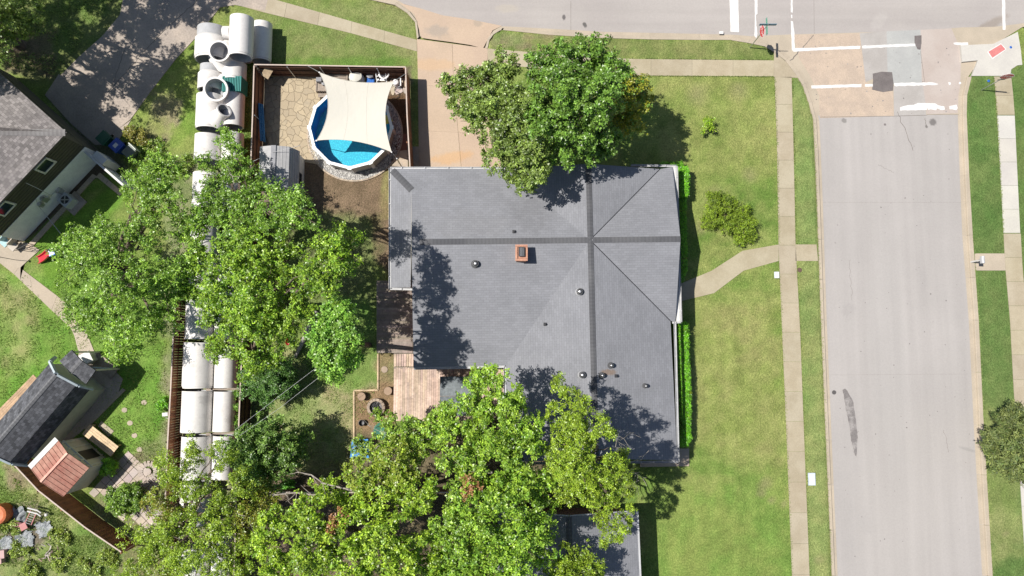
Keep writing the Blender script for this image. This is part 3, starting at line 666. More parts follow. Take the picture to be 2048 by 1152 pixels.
# second house at the bottom edge
E2 = 2.6
h2 = thing('house', U(1190, 1200), 'grey-roofed neighbouring house cut off by the bottom edge, half under trees', 'house')
a, b = U(1273, 1022, E2), U(1104, 1034, E2)
kk = M(); L = 12; ry = 3.9
c0 = Vector((a.x, a.y, E2)); c1 = Vector((b.x - 3.2, a.y, E2)); c2 = c1 + Vector((0, -L, 0)); c3 = c0 + Vector((.35, -L, 0)); xm = (c0.x + c1.x) / 2
r0 = Vector((xm, a.y, ry)); r1 = Vector((xm, a.y - L, ry))
roof_slab(kk, [c0, r0, r1, c3]); roof_slab(kk, [c1, c2, r1, r0]); kk.build('roof', MATS['main_shingle'], h2)
kk = M(); cap_strip(kk, r0, r1, .36, nrm(c0, r0, r1), nrm(c1, r1, r0)); kk.build('ridge_cap', MATS['ridge_shingle'], h2)
kk = M(); kk.prism([(c0.x - .5, c0.y - .4), (c1.x + .5, c0.y - .4), (c1.x + .5, c2.y + .4), (c0.x - .5, c2.y + .4)], -.1, E2 - .06); kk.build('wall', MATS['brick_wall'], h2)
kk = M(); kk.face([c0 - Vector((.4, .42, .1)), c1 - Vector((-.4, .42, .1)), r0 - Vector((0, .42, .1))]); kk.build('gable_wall', MATS['cream_siding'], h2)
kk = M(); kk.bar(c0 + Vector((.06, 0, -.1)), c3 + Vector((.06, 0, -.1)), .11, .1)
for s, t_ in ((c0, r0), (r0, c1)): kk.bar(s + Vector((0, .03, -.1)), t_ + Vector((0, .03, -.1)), .05, .12)
kk.build('gutter', MATS['gutter_white'], h2)

# two-storey neighbour, upper left
H1 = 4.7
Ec = U(133, 265, H1); da = (U(0, 405, H1) - Ec).normalized(); db = Vector((-da.y, da.x, 0))
if db.dot(U(40, 185, H1) - Ec) < 0: db = -db
h1 = thing('house', Z(Ec + da * 6 + db * 4, 0), 'two-storey house with olive upper wall, white brick below and light grey roof', 'house')
kk = M(); LB = 9.0; pr = .36; LA = (U(49, 484) - Ec).dot(da) + .42
A0, A1, A2, A3 = Ec, Ec + da * LA, Ec + da * LA + db * LB, Ec + db * LB
rg0 = Ec + da * LB / 2 + db * LB / 2 + Vector((0, 0, LB / 2 * pr)); rg1 = Ec + da * (LA - LB / 2) + db * LB / 2 + Vector((0, 0, LB / 2 * pr))
for poly in ([A0, A1, rg1, rg0], [A0, rg0, A3], [A3, rg0, rg1, A2], [A1, A2, rg1]): roof_slab(kk, poly, .12)
kk.build('roof', MATS['neighbour_shingle'], h1)
shingle('pale_cap', (.24, .225, .22), (.30, .285, .28), .3, .8, w_=.3, h_=.6)
for a_, b_, n1, n2, nm in ((A0.lerp(rg0, .01), rg0, nrm(A0, A1, rg1), nrm(A0, rg0, A3), 'hip_cap'), (rg0, rg1, nrm(A0, A1, rg1), nrm(A3, rg0, rg1), 'ridge_cap'), (A3, rg0, nrm(A3, rg0, rg1), nrm(A0, rg0, A3), 'hip_cap')):
    kk = M(); cap_strip(kk, a_, b_, .42, n1, n2, .03); kk.build(nm, MATS['pale_cap'], h1)
def quadwall(P0, P1, z0, z1, m, name, parent): kk = M(); kk.face([Z(P0, z0), Z(P1, z0), Z(P1, z1), Z(P0, z1)]); return kk.build(name, MATS[m], parent)
ins = .42; W = [Ec + da * ins + db * ins, Ec + da * (LA - ins) + db * ins, Ec + da * (LA - ins) + db * (LB - ins), Ec + da * ins + db * (LB - ins)]
kk = M(); kk.prism([p.xy for p in W], -.1, 2.0, top=True); kk.build('lower_wall', MATS['olive_siding'], h1)  # olive on the other sides; the dark tone stands in for north-east shade
kk = M(); kk.hexa([Z(p, -.1) for p in (W[0] - db * .02, W[1] - db * .02, W[1], W[0])], [Z(p, 2.0) for p in (W[0] - db * .02, W[1] - db * .02, W[1], W[0])]); kk.build('brick_facing', MATS['white_brick'], h1)
W2 = [p + (Ec + (da * LA + db * LB) / 2 - p).normalized() * .03 for p in W]
kk = M(); kk.prism([p.xy for p in W2], 2.0, H1 - .02); kk.build('upper_wall', MATS['olive_siding'], h1)
kk = M()   # siding laps as real ledges
for i in range(11): kk.bar(Z(W2[0] - db * .0, 2.1 + i * .24), Z(W2[1], 2.1 + i * .24), .05, .02)
kk.build('siding_lap', MATS['olive_siding'], h1)
def on_wall(px, py, h): s = (U(px, py, h) - Ec).dot(da); return Ec + da * s + db * (ins - .02)
ang = math.atan2(da.y, da.x)
for px, py in ((90, 331), (13, 421)):
    p = on_wall(px, py, 3.55); p.z = 3.55
    kk = M()
    for dx, dz, sx, sz in ((-.46, 0, .1, .95), (.46, 0, .1, .95), (0, .43, 1.02, .1), (0, -.45, 1.06, .12)): kk.box(p + da * dx + Vector((0, 0, dz)), (sx, .14, sz), ang)
    fr = kk.build('window', MATS['white_trim'], h1)
    kk = M(); kk.box(p + Vector((0, 0, 0)), (.84, .06, .78), ang); kk.build('pane', MATS['glass_dark'], fr)
# meters and service mast on the wall
p = on_wall(85, 395, 1.6); kk = M(); kk.box(Z(p - db * .1, 1.5), (.35, .2, .5), ang); kk.box(Z(p - db * .1 + da * .45, 1.4), (.25, .18, .38), ang); kk.lathe(Z(p - db * .1, 1.78), [(.1, 0), (.1, .08), (.001, .09)], 12); kk.build('meter_box', MATS['galvanised'], h1)
p2 = on_wall(115, 385, 1.0); kk = M(); kk.box(Z(p2 - db * .1 - da * .2, 1.0), (.3, .2, .4), ang); kk.tube([Z(p2 - db * .1, .2), Z(p2 - db * .1, 1.3), Z(p - db * .1, 1.3)], .03, 6); kk.build('conduit_box', MATS['galvanised'], h1)
kk = M(); q0 = U(52, 366, 4.3); q1 = U(85, 382, 3.3); q2 = U(104, 392, 1.8); kk.tube([q0, q0.lerp(q1, .5) - Vector((0, 0, .15)), q1, q2], .02, 6); kk.build('service_cable', MATS['gutter_white'], h1)
kk = M(); kk.tube([U(72, 398, 2.0), U(75, 410, 1.5), U(90, 428, 1.2), U(125, 472, 1.0)], .02, 6); o = kk.build('service_cable', MATS['gutter_white']); tag(o, 'thin pale cable running from the white brick wall into the tree', 'cable')

# ------------------------------------------------------------------ wood
def wood(name, c, var=.18, rough=.85):
    return mk(name, c, tuple(v * (1 - var * 1.6) for v in c), 1.2, rough=rough, fine=(7, .16), attr=True, bump=(12, .3))
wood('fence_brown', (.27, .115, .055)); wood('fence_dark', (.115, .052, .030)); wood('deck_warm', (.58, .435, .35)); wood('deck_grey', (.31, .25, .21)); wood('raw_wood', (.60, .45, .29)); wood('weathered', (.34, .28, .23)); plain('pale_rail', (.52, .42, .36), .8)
def fence(name, top, hgt, m, label, side, post_step=2.3, thick=.02, rail=True, bw=.14, group=None, pipe=False, gap=.001, cap=True, h0=0):
    """top: photo points along the fence's top at height hgt; side: +1/-1, which side carries the posts"""
    P = [Z(U(x, y, hgt), 0) for x, y in top]
    c = sum(P, Vector()) / len(P); t = thing(name, Z(c, 0), label, 'fence', group)
    kb, kc, kr = M(), M(), M(); posts = []
    for a, b in zip(P, P[1:]):
        d = (b - a); L = d.length; d.normalize(); sd = Vector((-d.y, d.x, 0)) * side
        n = max(1, int(L / (bw + gap)))
        for i in range(n):
            q = a + d * L * (i + .5) / n; hh = hgt - .03 + rnd.uniform(-.02, .01); g = rnd.uniform(.7, 1.25)
            kb.box((q.x, q.y, (hh + .04) / 2), (bw, thick, hh - .04), math.atan2(d.y, d.x), (g, g * rnd.uniform(.93, 1.03), g * rnd.uniform(.9, 1.05)))
        if cap: kc.bar(Z(a, hgt - .025), Z(b, hgt - .025), .075, .03)
        if rail:
            for z in (.3, hgt * .52, hgt - .3): kr.bar(Z(a + sd * .045, z), Z(b + sd * .045, z), .045, .08)
        m_ = max(1, round(L / post_step))
        for i in range(m_ + 1): posts.append((a + d * L * i / m_ + sd * .11, sd))
    kb.build('boards', MATS[m], t)
    if cap: kc.build('cap_rail', MATS['pale_rail'], t)
    if rail: kr.build('rail', MATS[m], t)
    for q, sd in posts:
        kk = M()
        if pipe:
            kk.tube([Z(q, 0), Z(q, hgt - .06)], .03, 8); kk.lathe(Z(q, hgt - .06), [(.036, 0), (.036, .02), (.001, .04)], 8); kk.build('post', MATS['galvanised'], t)
        else:
            kk.box(Z(q, (hgt - .08) / 2), (.09, .09, hgt - .08)); kk.build('post', MATS[m], t)
    return t
FH = 1.85
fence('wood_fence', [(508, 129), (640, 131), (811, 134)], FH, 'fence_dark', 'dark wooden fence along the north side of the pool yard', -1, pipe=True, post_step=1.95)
fence('wood_fence', [(811, 135), (814, 230), (820, 337)], FH, 'fence_brown', 'reddish fence between the pool yard and the driveway', -1, pipe=False)
fence('wood_fence', [(508, 131), (505, 230), (501, 340)], FH, 'fence_brown', 'reddish fence between the white pipes and the flagstone pool yard', 1, pipe=True, post_step=2.6)
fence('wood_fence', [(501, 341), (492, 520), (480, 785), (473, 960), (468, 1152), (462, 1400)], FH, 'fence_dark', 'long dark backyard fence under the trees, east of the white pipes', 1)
fence('wood_fence', [(356, 520), (351, 604), (345, 693), (341, 781), (335, 885), (331, 985), (322, 1250)], FH, 'fence_brown', 'long red-brown plank fence west of the white pipes', -1, gap=.016)
fence('wood_fence', [(242, 1104), (170, 1055), (76, 981), (31, 933), (-30, 880)], FH, 'fence_brown', 'diagonal red-brown fence behind the copper-roofed shed', 1)
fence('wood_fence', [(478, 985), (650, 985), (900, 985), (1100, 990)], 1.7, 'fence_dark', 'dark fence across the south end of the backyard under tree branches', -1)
# white panel fence joining the two-storey house
wf = thing('white_fence', Z(U(215, 335), 0), 'white panel fence running from the two-storey house to the tree', 'fence')
P0, P1 = Z(U(152, 288, 1.8), 0), Z(U(246, 370, 1.8), 0); d = (P1 - P0); L = d.length; d.normalize(); aa = math.atan2(d.y, d.x)
kk = M()
for i in range(24): q = P0 + d * L * (i + .5) / 24; kk.box((q.x, q.y, .9), (L / 24 - .006, .03, 1.74), aa)
kk.build('panel', MATS['white_brick'], wf)
kk = M(); kk.bar(Z(P0, 1.77), Z(P1, 1.77), .13, .05); kk.build('cap_rail', MATS['white_trim'], wf)
for i in range(4): kk = M(); q = P0 + d * L * i / 3; kk.box((q.x, q.y, .9), (.12, .12, 1.82), aa); kk.build('post', MATS['white_trim'], wf)
kk = M(); n_ = Vector((d.y, -d.x, 0)); n_ = n_ if n_.dot(Vector((1, 1, 0))) > 0 else -n_; q = P0 + d * L * .42 + n_ * .3; kk.box((q.x, q.y, 1.0), (.9, .45, 1.5), aa); kk.bar(q + Vector((-.3, -.2, 1.752)), q + Vector((.3, .15, 1.752)), .04, .02)
o = kk.build('utility_cabinet', MATS['white_trim']); tag(o, 'white metal cabinet standing against the white panel fence', 'cabinet')
slabs('edging', [(247, 385), (200, 345), (197, 350)], [(240, 392), (195, 355), (190, 356)], 'stone_paver', .3, z=.05)
slabs('edging', [(194, 352), (60, 500)], [(186, 348), (52, 494)], 'stone_paver', .32, z=.05)
# planters
# ------------------------------------------------------------------ lower-left workshop (gambrel) 
ws = thing('workshop', Z(U(100, 850), 0), 'gambrel-roofed outbuilding with dark shingles and pale grey-green walls', 'shed')
kl, kr_, er = U(102, 723, 3.1), U(151.5, 771, 3.1), U(178, 779.5, 2.2)
dv = (U(49, 930, 2.2) - er); Lw = dv.length; dv.normalize(); cr = Vector((dv.y, -dv.x, 0))
if cr.dot(er - kl) < 0: cr = -cr
half = (kr_ - kl).dot(cr) / 2; mid_ = kl + cr * half; mid_ = kr_ - cr * half; eo = (er - kr_).dot(cr)
def prof(s, lift=0): 
    b = Z(mid_, 0) + dv * s
    return [Z(b - cr * (half + eo), 2.2 + lift), Z(b - cr * half, 3.1 + lift), Z(b, 3.75 + lift), Z(b + cr * half, 3.1 + lift), Z(b + cr * (half + eo), 2.2 + lift)]
pa, pb = prof(0), prof(Lw); kk = M()
for i in range(4): roof_slab(kk, [pa[i], pa[i + 1], pb[i + 1], pb[i]], .08)
kk.build('roof', MATS['dark_shingle'], ws)
shingle('worn_cap', (.17, .17, .18), (.22, .22, .23), .3, .8, w_=.3, h_=.6)
kk = M(); cap_strip(kk, pa[2], pb[2], .3, nrm(pa[1], pa[2], pb[2]), nrm(pa[2], pa[3], pb[3]), .03); kk.build('ridge_cap', MATS['worn_cap'], ws)
plain('blue_grey_trim', (.42, .48, .52), .7)
for nm, pp, sg in (('front', pa, -1), ('back', pb, 1)):
    kk = M()
    for i in range(4): kk.bar(pp[i] + dv * sg * .05 - Vector((0, 0, .15)), pp[i + 1] + dv * sg * .05 - Vector((0, 0, .15)), .12, .2)
    kk.build('fascia', MATS['blue_grey_trim'], ws)
kk = M(); ww = half + eo - .12; b0, b1 = Z(mid_, 0) + dv * .3, Z(mid_, 0) + dv * (Lw - .25)
kk.prism([(b0 - cr * ww).xy, (b0 + cr * ww).xy, (b1 + cr * ww).xy, (b1 - cr * ww).xy], -.05, 2.2)
for bb in (b0, b1): kk.face([Z(bb - cr * ww, 2.2), Z(bb + cr * ww, 2.2), Z(bb + cr * half, 3.05), Z(bb, 3.68), Z(bb - cr * half, 3.05)])
kk.build('wall', MATS['grey_siding'], ws)
# lean-to porch in front
pp0, pp1, pp2, pp3 = U(143, 700, 2.7), U(191, 741, 2.7), U(172, 768, 2.75), U(119, 722, 2.75)
porch = thing('porch_roof', Z((pp0 + pp2) / 2, 0), 'small dark shingled porch in front of the gambrel outbuilding', 'porch')
kk = M(); pm, pn = pp0.lerp(pp1, .5) + Vector((0, 0, .25)), pp3.lerp(pp2, .5) + Vector((0, 0, .25)); roof_slab(kk, [pp0, pm, pn, pp3], .1); roof_slab(kk, [pm, pp1, pp2, pn], .1); kk.build('roof', MATS['dark_shingle'], porch)
kk = M(); cap_strip(kk, pm, pn, .25, nrm(pp0, pm, pn), nrm(pm, pp1, pp2), .02); kk.build('ridge_cap', MATS['worn_cap'], porch)
for p in (pp0, pp1): kk = M(); q = p.lerp((pp0 + pp2) / 2, .12); kk.box(Z(q, 1.3), (.1, .1, 2.6)); kk.build('post', MATS['white_trim'], porch)
kk = M(); q = [Z(p.lerp((pp0 + pp2) / 2, .15), 0) for p in (pp0, pp1, pp2, pp3)]; kk.prism([x.xy for x in q], .0, .12); kk.build('step', MATS['weathered'], porch)
# slabs beside the workshop
sheet('workshop_slab', [(160, 702), (195, 703), (246, 758), (236, 790), (160, 866), (110, 905), (95, 890)], .035, 'alley_concrete', .1)
slabs('edging', [(246, 776), (168, 856)], [(252, 780), (172, 860)], 'kerb_concrete', 1.4, z=.06)
sheet('stepping_slab', [(203, 842), (228, 862), (218, 874), (196, 852)], .03, 'kerb_concrete', .06)
fx = M(); a_, b_ = U(158, 703, 1.0), U(186, 706, 1.0); 
kk = M(); q = Z(U(186, 716), 0); kk.box((q.x, q.y, .35), (.6, .6, .7), .5); kk.box((q.x, q.y, .73), (.7, .7, .05), .5); o = kk.build('white_bin', MATS['white_trim']); tag(o, 'white square box beside the small shingled porch', 'box')
kk = M(); A_, B_ = Z(U(185, 735, 1.0), 0), Z(U(218, 737, 1.0), 0)
rl = thing('handrail', Z(A_, 0), 'pale railing at the edge of the dark slab beside the porch', 'railing'); kk.bar(Z(A_, .95), Z(B_, .95), .07, .05); kk.build('top_rail', MATS['blue_grey_trim'], rl)
for i in range(3): kk = M(); q = A_.lerp(B_, i / 2); kk.box(Z(q, .48), (.06, .06, .95)); kk.build('post', MATS['blue_grey_trim'], rl)
# orange timber platform behind the workshop
kk = M(); pl = thing('timber_deck', Z(U(20, 790), 0), 'orange raw-timber platform edge behind the gambrel outbuilding', 'deck')
A_, B_ = U(0, 822, .5), U(69, 752, .5); d = (B_ - A_).normalized(); n_ = Vector((-d.y, d.x, 0)); A_ = A_ - d * 3
wood('orange_wood', (.52, .35, .22))
for i in range(5): kk.bar(Z(A_ - n_ * (i * .14 - .07), .45), Z(B_ - n_ * (i * .14 - .07), .45), .13, .04, (rnd.uniform(.85, 1.1),) * 3)
kk.build('planks', MATS['orange_wood'], pl)
for i in range(3): kk = M(); q = A_.lerp(B_, .05 + .45 * i) - n_ * .2; kk.box(Z(q, .22), (.1, .1, .44)); kk.build('leg', MATS['orange_wood'], pl)
# copper-roofed shed
mk('rust_metal', (.285, .105, .075), (.36, .19, .14), .9, rough=.45, metal=.25, fine=(5, .16), spots=())
QA, QB, QC, QD = U(117, 881, 2.3), U(178, 936, 2.3), U(127, 993, 2.3), U(63, 938, 2.3)
cs = thing('garden_shed', Z((QA + QC) / 2, 0), 'small shed with a rusty red metal roof and pale boards', 'shed')
kk = M(); r0_, r1_ = QA.lerp(QB, .42) + Vector((0, 0, .35)), QD.lerp(QC, .42) + Vector((0, 0, .35))
roof_slab(kk, [QA, r0_, r1_, QD], .04); roof_slab(kk, [r0_, QB, QC, r1_], .04)
for i in range(9):    # standing seams
    t_ = i / 8; kk.bar(QA.lerp(QD, t_) + Vector((0, 0, .003)), r0_.lerp(r1_, t_) + Vector((0, 0, .003)), .025, .025); kk.bar(r0_.lerp(r1_, t_) + Vector((0, 0, .003)), QB.lerp(QC, t_) + Vector((0, 0, .003)), .025, .025)
kk.build('roof', MATS['rust_metal'], cs)
kk = M(); kk.bar(r0_ + Vector((0, 0, .02)), r1_ + Vector((0, 0, .02)), .13, .03); kk.build('ridge_cap', MATS['rust_metal'], cs)
kk = M(); ctr = (QA + QB + QC + QD) / 4; q = [Z(p.lerp(ctr, .05), 0) for p in (QA, QB, QC, QD)]; kk.prism([x.xy for x in q], .0, 2.2); kk.face([Z(q[0], 2.2), Z(q[1], 2.2), Z(q[0].lerp(q[1], .42), 2.55)]); kk.face([Z(q[3], 2.2), Z(q[2], 2.2), Z(q[3].lerp(q[2], .42), 2.55)])
kk.build('wall', MATS['cream_siding'], cs)
# NE front: battens and a black panel in place of the shaded opening
fd = (q[1] - q[0]); fl = fd.length; fd.normalize(); fn = Vector((fd.y, -fd.x, 0)); fn = fn if fn.dot(q[0] - q[3]) > 0 else -fn; fa = math.atan2(fd.y, fd.x)
kk = M()
for i in range(5): kk.box(Z(q[0] + fd * fl * (.06 + .22 * i) + fn * .02, 1.1), (.09, .05, 2.2), fa)
kk.box(Z(q[0] + fd * fl * .5 + fn * .03, 1.9), (fl, .06, .1), fa); kk.build('trim', MATS['white_trim'], cs)
kk = M(); kk.box(Z(q[0] + fd * fl * .6 + fn * .04, 1.1), (fl * .3, .04, 1.5), fa); kk.build('dark_opening', MATS['black'], cs)
kk = M(); kk.bar(QA + Vector((-.1, .1, .0)) , QD + Vector((-.1, .1, .0)), .3, .04); o = kk.build('gutter_board', MATS['white_trim'], cs)
# small pale stand (porch of the shed) + bench
kk = M(); bn = thing('timber_bench', Z(U(200, 888), 0), 'pale plank platform bench beside the rusty-roofed shed', 'bench')
B4 = [U(180, 848, .45), U(237, 893, .45), U(221, 913, .45), U(164, 868, .45)]
for i in range(5):
    f0, f1 = i / 5 + .008, (i + 1) / 5 - .008; a0, a1, b0, b1 = B4[0].lerp(B4[3], f0), B4[0].lerp(B4[3], f1), B4[1].lerp(B4[2], f0), B4[1].lerp(B4[2], f1)
    c = rnd.uniform(.9, 1.12); kk.hexa([Z(p, .41) for p in (a1, b1, b0, a0)], [Z(p, .45) for p in (a1, b1, b0, a0)], (c, c, c))
kk.build('planks', MATS['raw_wood'], bn)
for p in B4: kk = M(); x = p.lerp((B4[0] + B4[2]) / 2, .1); kk.box(Z(x, .2), (.09, .09, .4)); kk.build('leg', MATS['raw_wood'], bn)
# paved terrace
def crazy(name, poly, m, cell=.45, z=.03, seed=3, gap=.035, ang=0, regular=False, soft=False):
    """stones one by one: cells of a jittered grid, each a thin slab"""
    P = G(poly); xs = [p.x for p in P]; ys = [p.y for p in P]; rr = random.Random(seed); k = M(); ca_, sa_ = math.cos(ang), math.sin(ang)
    arr = [(p.x, p.y) for p in P]
    cx0, cy0 = sum(xs) / len(xs), sum(ys) / len(ys); Rr = max(max(xs) - min(xs), max(ys) - min(ys)) * .8; n = int(Rr * 2 / cell) + 2
    pt = {}
    def g(i, j):
        if (i, j) not in pt:
            jt = .06 if regular else .36
            pt[(i, j)] = Vector(((i - n / 2 + rr.uniform(-jt, jt)) * cell, (j - n / 2 + rr.uniform(-jt, jt)) * cell, 0))
        v = pt[(i, j)]; return Vector((cx0 + v.x * ca_ - v.y * sa_, cy0 + v.x * sa_ + v.y * ca_, 0))
    for i in range(n):
        for j in range(n):
            q = [g(i, j), g(i + 1, j), g(i + 1, j + 1), g(i, j + 1)]; c = sum(q, Vector()) / 4
            d = sdist(np.array([c.x]), np.array([c.y]), arr)[0]
            if d > -.05: continue
            if not regular and rr.random() < .35:
                # split into two stones
                sets = ([q[0], q[1], q[2]], [q[0], q[2], q[3]])
            else: sets = (q,)
            for s_ in sets:
                cc = sum(s_, Vector()) / len(s_); s_ = [p + (cc - p).normalized() * gap * .6 for p in s_]; v = rr.uniform(.82, 1.14)
                # clip the corners so that stones are not boxes
                pts = []
                for a in range(len(s_)):
                    p, pn_, pp_ = s_[a], s_[(a + 1) % len(s_)], s_[a - 1]; f = .04 if regular else rr.uniform(.12, .3)
                    pts += [p.lerp(pp_, f), p.lerp(pn_, f)]
                k.prism([x.xy for x in pts], z - .05, z + rr.uniform(-.008, .008), (v, v * rr.uniform(.95, 1.02), v * rr.uniform(.86, 1.04)))
    return struct(name, k, m)
mk('terrace_stone', (.47, .385, .33), (.40, .345, .31), 1.1, rough=.9, fine=(14, .1), attr=True)
s = NT('flagstone'); co = s.coord('World'); w_ = s.n.new('ShaderNodeVectorMath'); w_.operation = 'ADD'; nz = s.n.new('ShaderNodeTexNoise'); nz.inputs['Scale'].default_value = 1.6; s.link(co, nz.inputs['Vector']); w2 = s.n.new('ShaderNodeVectorMath'); w2.operation = 'SCALE'; w2.inputs['Scale'].default_value = .55; s.link(nz.outputs['Color'], w2.inputs[0]); s.link(co, w_.inputs[0]); s.link(w2.outputs[0], w_.inputs[1])
ve = s.n.new('ShaderNodeTexVoronoi'); ve.voronoi_dimensions = '2D'; ve.feature = 'DISTANCE_TO_EDGE'; vc = s.n.new('ShaderNodeTexVoronoi'); vc.voronoi_dimensions = '2D'
for v in (ve, vc): s.link(w_.outputs[0], v.inputs['Vector']); v.inputs['Scale'].default_value = 2.2
sp = s.n.new('ShaderNodeSeparateColor'); s.link(vc.outputs['Color'], sp.inputs[0])
col = s.mix(sp.outputs[0], (.41, .33, .22), (.33, .28, .205)); col = s.mix(s.ramp(s.noise(co, 5, 4), .3, .7), col, s.mix(sp.outputs[1], (.36, .29, .2), (.47, .385, .26)))
ed = s.ramp(ve.outputs['Distance'], .006, .04); col = s.mix(ed, (.24, .19, .13), col); s.link(col, s.b.inputs['Base Color']); s.b.inputs['Roughness'].default_value = .9; s.bump(s.math('ADD', ed, s.math('MULTIPLY', s.noise(co, 9), .4)), .8, .03)
crazy('terrace', [(182, 988), (250, 902), (288, 935), (330, 960), (300, 990), (240, 1010), (205, 1000)], 'terrace_stone', .5, regular=True, ang=-.73, seed=4)
crazy('terrace', [(240, 1030), (318, 985), (345, 1005), (330, 1060), (285, 1064)], 'terrace_stone', .5, regular=True, ang=-.73, seed=5)
# ================================================================== POOL YARD
sheet('flagstone_terrace', [(529, 160), (566, 150), (640, 150), (640, 210), (622, 250), (628, 300), (640, 330), (600, 322), (570, 300), (540, 300), (530, 260)], .03, 'flagstone', .1)
crazy('flagstone_terrace', [(780, 150), (814, 150), (815, 190), (785, 190)], 'terrace_stone', .4, seed=9, z=.03)
pc = U(701, 255, 1.3); PC = Vector((pc.x, pc.y, 0)); PR = PX(87, 1.3)
# gravel ring
mk('white_gravel', (.72, .70, .67), (.58, .56, .53), 6, rough=.9, fine=(20, .2), attr=True); mk('grey_gravel', (.34, .33, .32), (.2, .19, .19), 6, rough=.9, fine=(20, .2))
k = M(); k.prism([(PC.x + (PR + .36) * math.cos(a), PC.y - .05 + (PR + .38) * math.sin(a)) for a in [2 * PI * i / 48 for i in range(48)]], -.02, .02); struct('gravel_bed', k, 'grey_gravel')
k = M(); rr = random.Random(5)
for i in range(3600):
    a = rr.uniform(0, 2 * PI); r_ = PR + rr.uniform(-.12, .37); x, y = PC.x + r_ * math.cos(a), PC.y - .05 + r_ * math.sin(a); s = rr.uniform(.022, .05); v = rr.uniform(.6, 1.15)
    R3 = Matrix.Rotation(rr.uniform(0, 6), 3, 'Z') @ Matrix.Rotation(rr.uniform(-.5, .5), 3, 'X'); c = Vector((x, y, .02 + s * .4))
    P = [c + R3 @ Vector(q) * s for q in ((1, 0, 0), (.2, .8, 0), (-.9, .3, 0), (-.4, -.8, 0))]; T = [c + R3 @ Vector((q[0] * .6, q[1] * .6, .6)) * s for q in ((1, 0, 0), (.2, .8, 0), (-.9, .3, 0), (-.4, -.8, 0))]
    k.hexa(P, T, (v, v, v))
o = k.build('gravel_ring', MATS['white_gravel']); o['kind'] = 'stuff'; o['label'] = 'white and grey gravel ringed round the pool wall'; o['category'] = 'gravel'
k = M(); n = 60
for i in range(n):
    a0, a1 = 2 * PI * i / n, 2 * PI * (i + .94) / n
    P = [(PC.x + r_ * math.cos(a), PC.y - .05 + r_ * math.sin(a)) for r_, a in ((PR + .36, a0), (PR + .46, a0), (PR + .46, a1), (PR + .36, a1))]
    v = rr.uniform(.8, 1.1); k.prism(P, -.02, .07, (v, v, v))
struct('gravel_edging', k, 'stone_paver')
pool = thing('swimming_pool', PC, 'round above-ground pool with blue liner and white rim under the shade sail', 'pool')
plain('pool_white', (.80, .80, .80), .4, var=.04); plain('pool_wall', (.52, .50, .46), .5)
s = NT('pool_liner'); co = s.coord('World'); v = s.n.new('ShaderNodeTexVoronoi'); s.link(co, v.inputs['Vector']); v.inputs['Scale'].default_value = 9
col = s.mix(s.ramp(v.outputs['Distance'], .1, .55), (.05, .56, .66), (.02, .38, .52)); s.link(col, s.b.inputs['Base Color']); s.b.inputs['Roughness'].default_value = .6  # pebble print, its contrast raised to imitate caustic ripples of light
mk('liner_blue', (.008, .20, .56), (.008, .17, .48), 2, rough=.5)
NS = 12
def ngon(r_, z): return [Vector((PC.x + r_ * math.cos(2 * PI * i / NS), PC.y + r_ * math.sin(2 * PI * i / NS), z)) for i in range(NS)]
k = M(); A_, B_ = ngon(PR - .09, 0), ngon(PR - .09, 1.25)
for i in range(NS):
    j = (i + 1) % NS
    k.face([A_[i], A_[j], B_[j], B_[i]])
    for q in range(1, 9):   # corrugation ribs
        a, b = A_[i].lerp(A_[j], q / 9), B_[i].lerp(B_[j], q / 9); d = (A_[j] - A_[i]).normalized(); n_ = Vector((d.y, -d.x, 0))
        k.hexa([a - d * .02, a + d * .02, a + d * .02 + n_ * .015, a - d * .02 + n_ * .015], [b - d * .02, b + d * .02, b + d * .02 + n_ * .015, b - d * .02 + n_ * .015])
k.build('wall', MATS['pool_wall'], pool)
k = M(); A_, B_ = ngon(PR - .12, .06), ngon(PR - .12, 1.27)
for i in range(NS): j = (i + 1) % NS; k.face([B_[i], B_[j], A_[j], A_[i]])
k.build('liner_wall', MATS['liner_blue'], pool)
k = M(); k.face(ngon(PR - .12, .06)); k.build('liner_floor', MATS['pool_liner'], pool)
k = M()
A0_, A1_ = ngon(PR + .02, 1.27), ngon(PR - .17, 1.27); B0_, B1_ = ngon(PR + .02, 1.31), ngon(PR - .17, 1.31)
for i in range(NS):
    j = (i + 1) % NS; k.hexa([A1_[i], A0_[i], A0_[j], A1_[j]], [B1_[i], B0_[i], B0_[j], B1_[j]])
k.build('rim', MATS['pool_white'], pool)
for p in ngon(PR - .07, 0):
    k = M(); a = math.atan2(p.y - PC.y, p.x - PC.x); k.box((p.x, p.y, .63), (.1, .2, 1.26), a); k.box((p.x, p.y, 1.325), (.24, .26, .03), a); k.build('upright', MATS['pool_white'], pool)
s = NT('pool_water'); s.n.remove(s.b); g = s.n.new('ShaderNodeBsdfGlossy'); g.inputs['Roughness'].default_value = .03; t_ = s.n.new('ShaderNodeBsdfTransparent'); t_.inputs[0].default_value = (.82, .97, .99, 1)
fr_ = s.n.new('ShaderNodeFresnel'); fr_.inputs[0].default_value = 1.33; mx = s.n.new('ShaderNodeMixShader'); s.link(fr_.outputs[0], mx.inputs[0]); s.link(t_.outputs[0], mx.inputs[1]); s.link(g.outputs[0], mx.inputs[2]); s.link(mx.outputs[0], s.out.inputs[0])
bp = s.n.new('ShaderNodeBump'); bp.inputs['Strength'].default_value = .3; bp.inputs['Distance'].default_value = .03; s.link(s.noise(s.coord('World'), 6, 3), bp.inputs['Height']); s.link(bp.outputs[0], g.inputs['Normal']); s.link(bp.outputs[0], fr_.inputs['Normal'])
k = M(); k.face(ngon(PR - .125, 1.12)); k.build('water', MATS['pool_water'], pool)
plain('float_yellow', (.62, .52, .10), .5)
